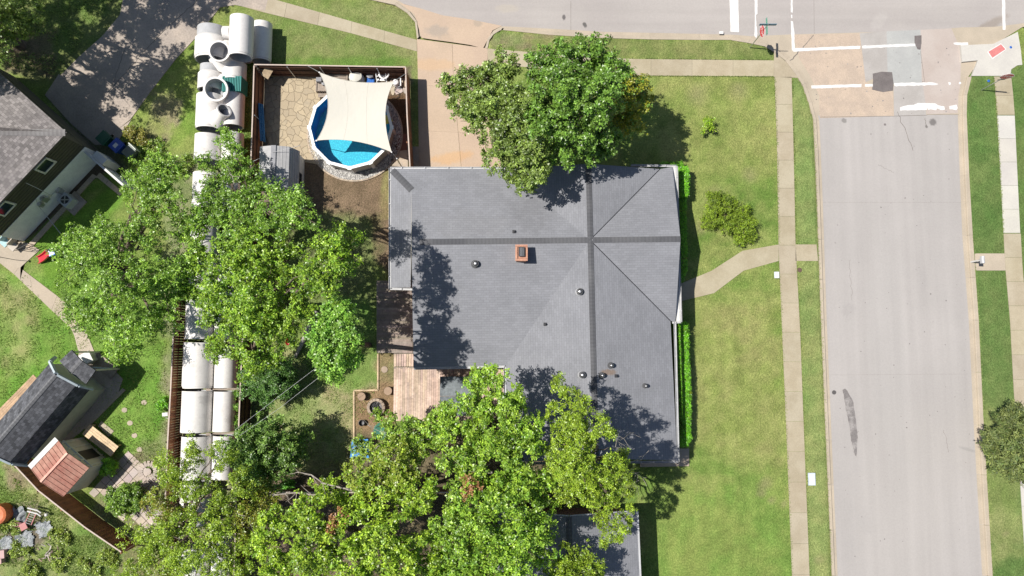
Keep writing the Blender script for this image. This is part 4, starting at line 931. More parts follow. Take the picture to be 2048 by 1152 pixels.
q = U(774, 238, 1.15); k = M(); k.lathe((q.x, q.y, 1.13), [(.001, .05), (.22, .05), (.26, .02), (.22, -.01), (.001, -.02)], 16); k.box((q.x + .15, q.y - .2, 1.16), (.5, .12, .06), .5); o = k.build('pool_float', MATS['float_yellow']); tag(o, 'yellow float on the pool water by the right rim', 'pool float')
# shade sail
s = NT('sail_cloth'); col = s.mix(s.noise(s.coord('World'), 60, 3), (.61, .575, .50), (.66, .62, .545)); s.link(col, s.b.inputs['Base Color']); s.b.inputs['Roughness'].default_value = .9
tr = s.n.new('ShaderNodeBsdfTranslucent'); tr.inputs[0].default_value = (.7, .64, .54, 1); mx = s.n.new('ShaderNodeMixShader'); mx.inputs[0].default_value = .12; s.link(s.b.outputs[0], mx.inputs[1]); s.link(tr.outputs[0], mx.inputs[2]); s.link(mx.outputs[0], s.out.inputs[0])
s.bump(s.noise(s.coord('World'), 1.4, 4), .25, .15)
TL, TR, BR_, BL = U(638.5, 144.5, 2.75), U(788, 163, 2.35), U(783, 304, 2.45), U(633, 281, 2.2)
def edge(a, b, m, t):       # bowed edge through the surveyed mid point m
    return a * (1 - t) * (1 - t) + (m * 2 - (a + b) * .5) * 2 * t * (1 - t) + b * t * t
mT, mR, mB, mL = U(709, 163.5, 2.5), U(770.5, 226, 2.38), U(708, 282, 2.32), U(656, 214, 2.45)
n = 28; pts = []
for j in range(n + 1):
    v = j / n
    for i in range(n + 1):
        u = i / n; t0, b0, l0, r0 = edge(TL, TR, mT, u), edge(BL, BR_, mB, u), edge(TL, BL, mL, v), edge(TR, BR_, mR, v)
        p = t0 * (1 - v) + b0 * v + l0 * (1 - u) + r0 * u - (TL * (1 - u) * (1 - v) + TR * u * (1 - v) + BL * (1 - u) * v + BR_ * u * v)
        p.z -= .10 * math.sin(PI * u) * math.sin(PI * v); pts.append(p)
fs = [(j * (n + 1) + i, j * (n + 1) + i + 1, (j + 1) * (n + 1) + i + 1, (j + 1) * (n + 1) + i) for j in range(n) for i in range(n)]
sail = thing('shade_sail', Z((TL + BR_) / 2, 2.2), 'cream four-cornered shade sail stretched over the pool', 'shade sail')
k = M(); k.mesh(pts, [tuple(reversed(f)) for f in fs]); k.build('cloth', MATS['sail_cloth'], sail, smooth=True)
for c, a in ((TL, U(614, 131, 1.9)), (TR, U(810, 148, 1.9)), (BR_, U(793, 316, 1.9)), (BL, U(627, 284, 1.35))):
    k = M(); k.tube([c, a], .018, 6); k.lathe(c, [(.05, -.01), (.05, .01), (.001, .012)], 8); k.build('rope', MATS['galvanised'], sail)
for u_ in (.34, .67):
    k = M(); k.tube([pts[j * (n + 1) + round(u_ * n)] + Vector((0, 0, .001)) for j in range(n + 1)], .010, 5); k.build('seam', MATS['sail_cloth'], sail)
for e0, e1, m in ((TL, TR, mT), (TR, BR_, mR), (BL, BR_, mB), (TL, BL, mL)):
    k = M(); k.tube([edge(e0, e1, m, i / 12) + Vector((0, 0, .004)) for i in range(13)], .014, 5); k.build('hem', MATS['sail_cloth'], sail)
p = Z(U(794, 318, 1.9), 0); k = M(); k.tube([p, Z(p, 2.0)], .04, 8); o = k.build('sail_post', MATS['galvanised']); tag(o, 'metal post holding the lower right corner of the sail', 'post')
# -- things along the north fence
def at0(px, py, h=0): return Z(U(px, py, h), 0)
p = at0(676, 152, .5); t = thing('wooden_rack', p, 'brown slatted wooden rack against the north fence', 'rack')
k = M()
for i in range(5): k.box((p.x, p.y + .22 - i * .11, .5), (1.25, .08, .04), 0, (rnd.uniform(.8, 1.1),) * 3)
k.box((p.x, p.y + .3, .72), (1.3, .06, .1)); k.box((p.x - .62, p.y, .56), (.07, .6, .08)); k.box((p.x + .62, p.y, .56), (.07, .6, .08)); k.build('seat', MATS['weathered'], t)
for sx in (-.58, .58):
    for sy in (-.22, .26): k = M(); k.box((p.x + sx, p.y + sy, .25), (.07, .07, .5)); k.build('leg', MATS['weathered'], t)
k = M(); 
for i in range(11): k.box((p.x - .5 + i * .1, p.y + .17, .56), (.05, .14, .08), 0, (.25, .25, .28))
k.build('shoe_row', MATS['dark_metal'], t)
# covered grill
p = at0(713, 156, .6); k = M(); k.lathe((p.x, p.y, 0), [(.42, .02), (.44, .3), (.42, .7), (.36, .92), (.2, 1.02), (.001, 1.04)], 18, sx=1.15); 
for i in range(8): a = PI * 2 * i / 8; k.bar((p.x + .1 * math.cos(a), p.y + .1 * math.sin(a), .99), (p.x + .47 * math.cos(a), p.y + .42 * math.sin(a), .35), .05, .04)
o = k.build('covered_grill', plain('cover_cloth', (.66, .64, .58), .9), smooth=True); tag(o, 'rounded object under a pale cloth cover by the north fence', 'grill')
# blue seat
p = at0(741, 160, .4); t = thing('folding_chair', p, 'blue and grey chair beside the covered grill', 'chair'); plain('blue_plastic', (.02, .14, .50), .35); plain('grey_plastic', (.22, .22, .24), .5)
k = M(); k.box((p.x, p.y - .12, .42), (.5, .46, .05)); 
for i in range(4): k.box((p.x - .18 + i * .12, p.y - .1, .455), (.05, .44, .02), col=(1.6, 1.6, 1.4))
k.build('seat', MATS['blue_plastic'], t)
k = M(); k.lathe((p.x, p.y + .2, .5), [(.2, 0), (.24, .12), (.18, .16), (.001, .15)], 14, axis=(0, .4, 1)); k.build('backrest', MATS['grey_plastic'], t)
for sx in (-.2, .2):
    for sy in (-.3, .1): k = M(); k.tube([(p.x + sx, p.y + sy, 0), (p.x + sx * .9, p.y + sy, .42)], .018, 6); k.build('leg', MATS['galvanised'], t)
# white lounge chair / steps
p = at0(765, 156, .5); t = thing('plastic_ladder', p, 'white plastic pool steps leaning by the north fence', 'pool steps')
k = M()
for i in range(4): k.box((p.x - .05, p.y - .3 + i * .2, .25 + i * .18), (.62, .13, .05))
k.build('tread', MATS['pool_white'], t)
for sx in (-.36, .28): k = M(); k.tube([(p.x + sx, p.y - .42, 0), (p.x + sx, p.y - .3, .5), (p.x + sx, p.y + .2, .95), (p.x + sx, p.y + .42, .9), (p.x + sx, p.y + .4, 0)], .035, 8); k.build('rail', MATS['pool_white'], t)
k = M(); k.lathe((p.x + .15, p.y + .1, .85), [(.3, 0), (.33, .03), (.3, .06), (.24, .05), (.24, .01)], 20, sx=1.1); o = k.build('ring', MATS['pool_white'], t)
plain('red_cloth', (.5, .09, .08), .7); k = M(); k.box((p.x, p.y + .36, 1.02), (.22, .14, .05), .3); k.box((p.x + .02, p.y + .4, 1.06), (.1, .1, .04), .8); o = k.build('red_rag', MATS['red_cloth']); tag(o, 'small red cloth lying on top of the white pool steps', 'cloth')
# pump
p = at0(795, 166, .3); t = thing('pool_pump', p, 'white pool pump and filter with hoses in the corner by the driveway fence', 'pump')
k = M(); k.lathe((p.x - .1, p.y, 0), [(.2, 0), (.21, .4), (.18, .5), (.08, .56), (.001, .57)], 16); k.build('filter_tank', MATS['pool_white'], t, smooth=True)
k = M(); k.tube([(p.x + .1, p.y - .25, .15), (p.x + .12, p.y + .15, .15)], .1, 10); k.box((p.x + .11, p.y - .05, .03), (.3, .5, .06)); k.build('motor', MATS['grey_plastic'], t)
k = M(); k.tube([(p.x + .2, p.y + .35, .3), (p.x + .22, p.y - .2, .3)], .05, 8); k.build('pipe', MATS['pool_white'], t)
k = M(); k.tube([(p.x - .1, p.y - .15, .2), (p.x - .25, p.y - .4, .08), (p.x + .1, p.y - .6, .06), (p.x + .05, p.y - .9, .06), (p.x - .4, p.y - 1.0, .1)], .022, 6); k.build('hose', MATS['black'], t)
# deck box with steps
p = at0(644, 172, .5); t = thing('wooden_steps', p, 'weathered wooden box and steps at the upper left corner of the sail', 'steps')
k = M(); k.box((p.x, p.y + .1, .35), (.85, .8, .06)); k.box((p.x - .4, p.y + .1, .2), (.06, .85, .5)); k.box((p.x + .1, p.y - .5, .2), (.85, .3, .05)); k.build('tread', MATS['weathered'], t)
k = M()
for i in range(6): k.box((p.x - .3 + i * .14, p.y - .35, .3), (.05, .05, .5))
k.build('baluster', MATS['weathered'], t)
k = M(); k.box((p.x - .15, p.y + .35, .62), (.35, .28, .3)); k.lathe((p.x + .1, p.y + .15, .4), [(.12, 0), (.12, .2), (.001, .22)], 10); o = k.build('planter_pot', MATS['grey_plastic']); tag(o, 'grey pots standing on the wooden steps beside the sail', 'pot')
# tan board on the fence corner
p = at0(533, 148, 1.0); t = thing('wooden_stand', p, 'tan rounded board on a bracket in the fence corner of the pool yard', 'board')
k = M(); R3 = Matrix.Rotation(-.5, 3, 'Z') @ Matrix.Rotation(.5, 3, 'Y'); k.box((p.x + .1, p.y, 1.2), (.5, .66, .06), mat=R3); k.box((p.x + .02, p.y + .04, 1.1), (.42, .56, .1), mat=R3, col=(.7, .7, .7)); k.build('board', MATS['raw_wood'], t)
k = M(); k.bar((p.x - .5, p.y + .25, 1.25), (p.x, p.y + .1, 1.2), .06, .06); k.bar((p.x - .45, p.y + .02, 1.25), (p.x, p.y - .05, 1.2), .06, .06); k.build('bracket', MATS['weathered'], t)
# blue panel on west fence
k = M(); a, b = U(516, 206, 1.1), U(520, 281, 1.1); d = (b - a).normalized(); 
for i in range(3): k.bar(a + Vector((.05 + i * .07, 0, -.1 - i * .12)), b + Vector((.05 + i * .07, 0, -.1 - i * .12)), .09, .10, (1 - i * .1,) * 3)
for i in range(14): q = a.lerp(b, (i + .5) / 14); k.box(q + Vector((.12, 0, -.08)), (.2, .02, .14), col=(1.5, 1.5, 1.4))
o = k.build('rolled_cover', plain('tarp_blue', (.06, .22, .42), .5)); tag(o, 'blue folded pool cover hanging on the west pool fence', 'pool cover')
# brick edging strip, side slabs inside
slabs('yard_paving', [(790, 275), (775, 330)], [(815, 268), (816, 336)], 'stone_paver', .5, cross=2)
k = M(); k.prism(G([(796, 268), (815, 268), (815, 300), (793, 302)]), .0, .035); struct('brick_patch', k, mk('brick_paving', (.22, .10, .07), (.17, .08, .06), 3, rough=.9, fine=(12, .2)))
# ------------------------------------------------------------------ barn shed in the pool yard
plain('barn_roof', (.36, .355, .36), .6); plain('barn_wall', (.62, .62, .60), .7)
shed = thing('garden_shed', (-14.5, U(0, 350).y, 0), 'pale grey barn-roofed shed at the corner of the pool yard', 'shed')
yN, yS = U(545, 293, 2.5).y, U(545, 293, 2.5).y - 3.6
X = lambda px, h: U(px, 350, h).x
xr, rk, rk_z, ea, ea_z, wb = X(545, 2.7), X(577, 2.5), 2.48, X(598, 1.5), 1.5, X(608, 0.0)
lk, le = xr - (rk - xr), xr - (ea - xr); k = M(); c_ = (.55, .55, .58)
rib = lambda x0, z0, x1, z1: [k.bar((x0 + (x1 - x0) * q, yS, z0 + (z1 - z0) * q + .002), (x0 + (x1 - x0) * q, yN, z0 + (z1 - z0) * q + .002), .03, .018) for q in (.12, .34, .56, .78)]
prf = [(le, 1.5), (lk, 2.48), (xr - .28, 2.68), (xr + .05, 2.72), (rk, 2.48), (ea, 1.5)]
for (x0, z0), (x1, z1) in zip(prf, prf[1:]): roof_slab(k, [(x0, yN, z0), (x1, yN, z1), (x1, yS, z1), (x0, yS, z0)], .05)
rib(xr, 2.72, rk, 2.48); rib(rk, 2.48, ea, 1.5); k.build('roof', MATS['barn_roof'], shed)
k = M(); k.box((xr + .02, (yN + yS) / 2, 2.735), (.30, yN - yS + .02, .03)); k.build('ridge_cap', plain('barn_cap', (.22, .22, .24), .6), shed)
k = M(); w0, w1 = le + .14, ea - .14; k.prism([(w0, yS + .1), (w1, yS + .1), (w1, yN - .1), (w0, yN - .1)], -.02, 1.5)
for yy in (yS + .1, yN - .1): k.face([(w0, yy, 1.5), (w1, yy, 1.5), (rk - .05, yy, 2.42), (xr, yy, 2.64), (lk + .05, yy, 2.42)])
k.build('wall', MATS['barn_wall'], shed)
yw = U(598, 356, 1.1).y; k = M()
for dy, dz, sy, sz in ((0, .3, .74, .07), (0, -.3, .74, .07), (.34, 0, .07, .6), (-.34, 0, .07, .6), (0, 0, .04, .6), (0, 0, .7, .04)): k.box((w1 + .02, yw + dy, .95 + dz), (.06, sy, sz))
fr = k.build('window', MATS['dark_metal'], shed); k = M(); k.box((w1 + .005, yw, .95), (.03, .66, .58)); k.build('pane', MATS['glass_dark'], fr)
k = M(); k.tube([(X(498, 2.6), U(0, 314, 2.6).y - .1, 2.0), (xr, U(0, 305, 2.75).y, 2.78), (X(600, 3), U(0, 292, 3).y, 3.1)], .012, 5); o = k.build('overhead_cable', MATS['gutter_white']); tag(o, 'thin cable crossing the barn-roofed shed', 'cable')

# ================================================================== CONCRETE PIPES
mk('pipe_white', (.70, .67, .645), (.62, .59, .565), 1.3, lo=.5, hi=.72, rough=.75, fine=(7, .05), attr=True, spots=[dict(p=U(*q, 1.5), r=rr_, color=(.42, .40, .38), amt=.5, warp=1.0) for q, rr_ in (((402, 70), .4), ((420, 160), .3), ((400, 300), .4), ((395, 640), .5), ((385, 730), .3), ((410, 800), .35), ((455, 840), .3), ((475, 60), .25))])
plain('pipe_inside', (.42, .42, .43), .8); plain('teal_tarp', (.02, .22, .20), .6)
NP_ = [0]
def pipe(x0, x1, y0, y1, zc, label, bell=None, spigot=None, branch=None, thick=.1, col=(1, 1, 1)):
    """a hollow pipe lying along the row: photo left/right edges at its centre height, photo top and bottom ends"""
    l, rr_ = U(x0, (y0 + y1) / 2, zc), U(x1, (y0 + y1) / 2, zc); r_ = (rr_.x - l.x) / 2; cx_ = (l.x + rr_.x) / 2
    ya, yb = U(0, y0, zc + r_ * (.9 if y0 < 700 else .5)).y, U(0, y1, zc - r_ * .25 if y1 < 600 else zc + r_ * .8).y
    t = thing('concrete_pipe', (cx_, (ya + yb) / 2, zc - r_), label, 'pipe', 'white concrete pipes stored along the fence')
    k = M(); ax = (0, -1, 0)
    L = ya - yb
    seg = [(r_ - thick, .0), (r_, .0), (r_, L), (r_ - thick, L)]
    if spigot == 'n': seg = [(r_ - thick, 0), (r_ * .86, 0), (r_ * .86, L * .28), (r_, L * .36), (r_, L), (r_ - thick, L)]
    if bell == 's': seg = seg[:-2] + [(r_, L - .12), (r_ * .95, L - .11), (r_ * .95, L), (r_ - thick, L)]
    k.lathe((cx_, ya, zc), seg, 40, col=col, axis=ax); k.build('barrel', MATS['pipe_white'], t, smooth=True)
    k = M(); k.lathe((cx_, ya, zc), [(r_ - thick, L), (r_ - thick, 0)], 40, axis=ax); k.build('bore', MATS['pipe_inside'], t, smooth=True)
    if branch:
        bx, by, bh, br, dirv = branch; tip = U(bx, by, bh); rb = PX(br, bh); dv_ = Vector(dirv).normalized(); base = tip - dv_ * 1.05
        k = M(); Lb = 1.05; k.lathe(base, [(rb * 1.75, -.05), (rb * 1.3, .25), (rb, .5), (rb, Lb - .22), (rb * 1.1, Lb - .15), (rb * 1.1, Lb), (rb * .92, Lb)], 32, axis=dv_); b = k.build('branch', MATS['pipe_white'], t, smooth=True)
        k = M(); k.lathe(base, [(rb * .92, Lb), (rb * .88, 0), (.001, .15)], 32, axis=dv_); k.build('bore', MATS['pipe_inside'], b, smooth=True)
    # grey stencil smudges / lifting holes
    return t
pipe(393, 458, 45, 126, .95, 'white pipe fitting with a round upright opening, top left of the row', spigot='n', branch=(438, 102, 2.35, 20, (.06, -.12, 1)), bell='s')
pipe(505, 543, 40, 126, .62, 'rightmost slimmer white pipe, partly shaded by the raised pipe', bell='s', thick=.07)
pipe(470, 505, 42, 122, .7, 'low white pipe under the raised pipe at the row top')
pipe(460, 506, 27, 118, 2.15, 'raised white pipe lying on top of its neighbours', bell='s', thick=.07)
k = M(); a, b = U(462, 66, 2.1), U(448, 66, 2.1); k.tube([a, b], .42, 24); k.build('branch', MATS['pipe_white'], [o for o in bpy.data.objects if o.get('label', '').startswith('raised white')][0], smooth=True)
pipe(398, 446, 124, 184, .85, 'white pipe fitting with the widest upright ring, second from the top left', spigot='n', branch=(431, 178, 2.0, 23, (.05, -.15, 1)))
pipe(446, 492, 120, 165, .85, 'short white pipe just south of the raised pipe, above the teal tarp', bell='s')
pipe(394, 446, 184, 262, .85, 'white pipe with a slanted side branch rising from it', bell='s', branch=(449, 220, 1.85, 13.5, (.75, .35, .75)))
pipe(447, 488, 182, 256, .8, 'white pipe beside the slanted-branch pipe, south of the teal tarp')
pipe(391, 442, 265, 325, .82, 'white pipe ending in a dark opening above the leafy tree')
pipe(444, 486, 262, 335, .8, 'white pipe half covered by leaves beside the pool yard fence')
pipe(387, 440, 342, 420, .82, 'white pipe glimpsed between the leaves north of the tree gap')
pipe(442, 488, 345, 425, .8, 'white pipe hidden mostly by leaves, west of the barn shed')
pipe(383, 436, 428, 510, .82, 'white pipe glimpsed under the densest crown')
pipe(380, 434, 515, 592, .82, 'white pipe showing as specks through leaves north of the plank fence end')
pipe(438, 482, 515, 592, .8, 'white pipe glimpsed deep under the middle tree crown')
pipe(373, 428, 598, 678, .85, 'white pipe beside the north end of the red-brown plank fence')
pipe(431, 476, 600, 680, .8, 'white pipe mostly covered by the middle tree, inner column')
pipe(368, 428, 685, 777, .9, 'clean white pipe beside the middle of the plank fence', bell='s')
pipe(431, 474, 690, 776, .8, 'white pipe with leaves over it, beside the clean wide pipe')
pipe(365, 424, 782, 866, .9, 'broad white pipe in the lowest fully visible pair')
pipe(428, 470, 783, 864, .72, 'slimmer white pipe of the lowest fully visible pair', thick=.06)
pipe(364, 422, 873, 960, .85, 'white pipe under the yellow-green tree just south of the visible pair')
pipe(426, 468, 872, 960, .8, 'white pipe end peeping out south of the slimmer pipe')
pipe(362, 420, 968, 1055, .85, 'white pipe showing as bright specks inside the yellow-green tree')
pipe(424, 468, 1080, 1170, .8, 'white pipe in blue shade near the bottom edge')
pipe(360, 416, 1095, 1180, .8, 'white pipe under twigs by the bottom edge')
k = M(); q = U(470, 173, 1.0)
for i in range(12): k.box((q.x - .6 + i * .105, q.y, .95), (.06, 1.0, 1.1), col=(rnd.uniform(.6, 1.2),) * 3)
o = k.build('folded_tarp', MATS['teal_tarp']); tag(o, 'teal ribbed tarpaulin bundle between two white pipes', 'tarpaulin')
# timber bearers under the lowest pair
for y_, lb in ((868, 'rough timber bearer at the south end of the lowest visible pipes'), (779, 'rough timber bearer between the clean pipe and the lowest pair')):
    k = M(); k.bar(at0(414, y_), at0(482, y_ - 2), .14, .12); k.box(at0(420, y_) + Vector((0, 0, .18)), (.3, .2, .12)); o = k.build('timber_bearer', MATS['weathered']); tag(o, lb, 'timber')

# ================================================================== BACK YARD
def deck(name, poly, z, m, vertical, label, w_=.14):
    P = G(poly, z); t = thing(name, Z(sum(P, Vector()) / len(P), 0), label, 'deck'); k = M(); arr = [(p.x, p.y) for p in P]
    xs, ys = [p.x for p in P], [p.y for p in P]
    a0, a1, b0, b1 = (min(xs), max(xs), min(ys), max(ys)) if vertical else (min(ys), max(ys), min(xs), max(xs))
    n = int((a1 - a0) / w_); rr = random.Random(len(name) + n)
    for i in range(n):
        c = a0 + (i + .5) * (a1 - a0) / n; s = b0
        while s < b1:
            L = rr.uniform(2.2, 4.4) if s > b0 else rr.uniform(.8, 3.5); e = min(s + L, b1)
            # clip the board to the outline by sampling
            m_ = 24; run = []
            for q in range(m_ + 1):
                v = s + (e - s) * q / m_; pt = (c, v) if vertical else (v, c)
                if sdist(np.array([pt[0]]), np.array([pt[1]]), arr)[0] < 0: run.append(v)
            if len(run) > 1:
                g = rr.uniform(.78, 1.16); col = (g, g * rr.uniform(.96, 1.03), g * rr.uniform(.92, 1.05)); lo, hi = run[0], run[-1] - .006
                ctr = (c, (lo + hi) / 2) if vertical else ((lo + hi) / 2, c); sz = (w_ - .01, hi - lo) if vertical else (hi - lo, w_ - .01)
                k.box((ctr[0], ctr[1], z - .015), (sz[0], sz[1], .03), col=col)
            s = e
    k.build('planks', MATS[m], t)
    k = M(); k.prism(arr, .0, z - .032); k.build('frame', MATS['weathered'], t)
    return t
deck('deck', [(753, 561), (823, 561), (826, 585), (826, 706), (753, 706)], .55, 'deck_grey', False, 'weathered grey deck along the west side of the house')
deck('deck', [(788, 707), (826, 707), (827, 733), (788, 733)], .5, 'deck_warm', True, 'narrow pinkish deck strip joining the two decks')
deck('deck', [(788, 734), (1014, 734), (1014, 842), (788, 842)], .45, 'deck_warm', True, 'large pinkish timber deck in the corner of the house')
# hot tub with a dark cover
mk('tub_cover', (.085, .10, .115), (.16, .18, .19), 1.2, rough=.7, fine=(6, .25), bump=(3, .6)); A_ = U(880, 753, 1.3); B_ = U(946, 832, 1.3); tub = thing('hot_tub', Z((A_ + B_) / 2, .45), 'square hot tub with a dark blue-grey cover on the deck', 'hot tub')
k = M(); cxx, cyy = (A_.x + B_.x) / 2, (A_.y + B_.y) / 2; sx, sy = B_.x - A_.x, A_.y - B_.y
k.box((cxx, cyy, .82), (sx - .1, sy - .1, .76)); k.build('cabinet', MATS['weathered'], tub)
k = M(); k.box((cxx, cyy + sy / 4 + .005, 1.25), (sx, sy / 2 - .02, .1)); k.box((cxx, cyy - sy / 4 - .005, 1.25), (sx, sy / 2 - .02, .1)); k.build('cover', MATS['tub_cover'], tub)
# fire pit
mk('pit_stone', (.36, .28, .21), (.28, .22, .17), 3, rough=.9, fine=(10, .15), attr=True)
c = U(752, 815, .3); c.z = 0; fp = thing('fire_pit', c, 'round stone fire pit filled with ash and charred sticks', 'fire pit')
for lv in range(3):
    k = M()
    for i in range(14):
        a = 2 * PI * (i + lv * .5) / 14; g = rnd.uniform(.8, 1.2); k.box((c.x + .48 * math.cos(a), c.y + .48 * math.sin(a), .07 + lv * .125), (.17, .2, .12), a, (g, g, g))
    k.build('stone_ring', MATS['pit_stone'], fp)
k = M(); k.lathe((c.x, c.y, .1), [(.42, 0), (.3, .05), (.001, .09)], 18); k.build('ash', plain('ash', (.2, .19, .19), .95), fp)
k = M()
for i in range(13):
    a = rnd.uniform(0, 6.28); q = Vector((c.x + rnd.uniform(-.2, .2), c.y + rnd.uniform(-.2, .2), .24)); d = Vector((math.cos(a), math.sin(a), rnd.uniform(-.1, .2))) * .22; k.tube([q - d, q + d], .025, 6)
k.build('charred_stick', MATS['black'], fp)
for (x, y, lb) in ((723, 793, 'cut log stool nearest the timber edging corner'), (776, 782, 'cut log stool beside the big deck')):
    q = U(x, y, .4); q.z = 0; t = thing('log_stool', q, lb, 'stool', 'log stools round the fire pit'); k = M(); k.lathe(q, [(.27, 0), (.26, .2), (.27, .42)], 20); k.build('log', plain('bark', (.10, .07, .05), .95), t, smooth=True)
    k = M(); k.lathe(q, [(.262, .42), (.255, .432), (.001, .434)], 20); k.build('cut_face', plain('cut_wood', (.36, .25, .17), .9), t)
q = U(723, 846, .3); k = M(); k.lathe(Z(q, 0), [(.16, 0), (.2, .3), (.17, .31), (.14, .1), (.001, .09)], 16); o = k.build('fire_bucket', MATS['dark_metal']); tag(o, 'dark metal bucket standing between the fire pit and blue table', 'bucket')
k = M(); k.prism([(x, y) for x, y in [(U(790, 748).x + .18 * math.cos(a), U(790, 748).y + .18 * math.sin(a)) for a in [i * PI / 6 for i in range(12)]]], 0, .03) if 0 else None
q = U(769, 739); k = M(); k.lathe(Z(q, 0), [(.22, 0), (.21, .035), (.001, .04)], 14); o = k.build('stepping_stone', MATS['pit_stone']); tag(o, 'single round stepping stone in the narrow dirt strip beside the deck', 'stone')
line([(756, 708), (756, 780), (708, 781), (708, 878)], .09, .07, 'raw_wood', 'timber_edging')
line([(789, 706), (789, 760)], .07, .07, 'weathered', 'timber_edging')
# blue table, green disc, stones
TB = [U(704, 878, .76), U(736, 878, .76), U(738, 916, .76), U(700, 916, .76)]
t = thing('play_table', Z(sum(TB, Vector()) / 4, 0), 'bright blue table top half hidden by branches', 'table'); plain('bright_blue', (.01, .21, .55), .45)
k = M(); k.hexa([Z(p, .73) for p in reversed(TB)], [Z(p, .76) for p in reversed(TB)]); k.build('table_top', MATS['bright_blue'], t); k = M(); k.bar(Z(TB[0].lerp(TB[3], .5), .763), Z(TB[1].lerp(TB[2], .5), .763), .03, .004); k.build('centre_line', MATS['gutter_white'], t)
for p in TB: k = M(); x = p.lerp(t.location, .12); k.tube([Z(x, 0), Z(x, .74)], .025, 8); k.build('leg', MATS['galvanised'], t)
q = U(764, 862, .45); k = M(); k.lathe(Z(q, .35), [(.001, .0), (.5, .02), (.55, .08), (.5, .1), (.001, .06)], 24); k.tube([Z(q, 0), Z(q, .36)], .06, 8); o = k.build('round_table', plain('dark_green', (.01, .13, .08), .5)); tag(o, 'dark green round low table under the branches near the fire pit', 'table')
k = M()
for i in range(7):
    q = U(745 + i * 7, 905 + rnd.uniform(-6, 6)); k.lathe(Z(q, 0), [(.2, 0), (.22, .12), (.12, .2), (.001, .22)], 7, col=(rnd.uniform(.7, 1.1),) * 3, sx=1.2)
o = k.build('rockery', MATS['stone_paver']); o['kind'] = 'stuff'; o['label'] = 'heap of pale rocks east of the blue table'; o['category'] = 'rocks'
# play things under the middle tree
k = M(); pts = [(630, 625, .2), (622, 660, .5), (606, 688, .3), (592, 700, .3), (585, 722, .15)]
for a, b in zip(pts, pts[1:]): k.tube([U(a[0], a[1], a[2]), U(b[0], b[1], b[2])], .14, 8)
k = M(); k.tube([U(632, 622, .15), U(618, 655, .2), U(603, 688, .22), (U(590, 715, .15))], [.16, .15, .13, .1], 9); o = k.build('fallen_log', plain('pale_bark', (.36, .33, .30), .9)); tag(o, 'pale curved fallen log lying between the two yard trees', 'log')
for (x, y, lb) in ((575, 684, 'small red play seat in the gap of the middle tree'), (547, 738, 'small red scrap peeping out beside the spiky shrub')):
    q = U(x, y, .4); k = M(); k.lathe(Z(q, .2), [(.001, .0), (.18, .02), (.22, .16), (.2, .2), (.14, .06), (.001, .04)], 12, sx=.7); k.box(Z(q, .1), (.1, .1, .2)); o = k.build('toy', plain('red_plastic', (.55, .03, .05), .35)); tag(o, lb, 'toy')
# ================================================================== NEIGHBOUR'S SIDE
def wheelie(px, py, col, ang, label, lid_open=False, note=False):
    q = at0(px, py, 1.0); t = thing('wheelie_bin', q, label, 'bin', 'wheeled bins beside the drive'); m = plain('bin_' + label.split()[0], col, .45)
    R = Matrix.Rotation(ang, 3, 'Z'); k = M(); bw, tw = .26, .33
    B = [q + R @ Vector((x * bw, y * bw, .05)) for x, y in ((-1, -1), (1, -1), (1, 1), (-1, 1))]; T = [q + R @ Vector((x * tw, y * tw * 1.05, 1.0)) for x, y in ((-1, -1), (1, -1), (1, 1), (-1, 1))]
    k.hexa(B, T); k.build('body', m, t)
    k = M()
    if lid_open: k.box(q + R @ Vector((0, .42, .85)), (.66, .06, .6), ang)
    else:
        k.box(q + Vector((0, 0, 1.03)), (.72, .76, .06), ang); k.box(q + R @ Vector((0, 0, 1.07)), (.5, .56, .04), ang)
    k.build('lid', m if not lid_open else plain('pale_lid', (.5, .53, .46), .5), t)
    if note: k = M(); k.box(q + R @ Vector((0, -.02, 1.095)), (.24, .3, .008), ang); k.build('sticker', MATS['white_trim'], t)
    k = M(); k.tube([q + R @ Vector((-.3, .4, .95)), q + R @ Vector((.3, .4, .95))], .02, 6); k.build('handle', m, t)
    for sx in (-.28, .28): k = M(); k.lathe(q + R @ Vector((sx, .3, .12)), [(.001, -.03), (.12, -.03), (.12, .03), (.001, .03)], 14, axis=R @ Vector((1, 0, 0))); k.build('wheel', MATS['black'], t)
wheelie(207, 276, (.02, .10, .06), -.75, 'green wheeled bin nearest the house in the shade')
wheelie(233, 291, (.02, .07, .35), -.75, 'blue wheeled bin with a white sticker between the two green ones', note=True)
wheelie(257, 303, (.10, .13, .11), -.75, 'grey-green wheeled bin with its pale lid hanging open', lid_open=True)
q = at0(131, 400, .7); ac = thing('air_conditioner', q, 'air conditioner on a concrete pad by the white brick wall', 'air conditioner')
k = M(); k.box(Z(at0(150, 407), .05), (1.2, 1.1, .1), ang); k.build('pad', MATS['alley_concrete'], ac)
k = M(); k.box((q.x, q.y, .42), (.72, .72, .66), ang); k.build('cabinet', plain('ac_grey', (.5, .52, .53), .5), ac)
k = M(); k.lathe((q.x, q.y, .75), [(.31, 0), (.31, .03), (.27, .03), (.27, -.0)], 22); k.build('grille', MATS['gutter_white'], ac); k = M(); k.lathe((q.x, q.y, .765), [(.27, 0), (.001, 0.0)], 18)
k.build('fan_well', MATS['dark_metal'], ac); k = M()
for i in range(4): a = i * PI / 2; k.box((q.x + .13 * math.cos(a), q.y + .13 * math.sin(a), .785), (.24, .07, .01), a)
k.build('fan_blade', MATS['galvanised'], ac)
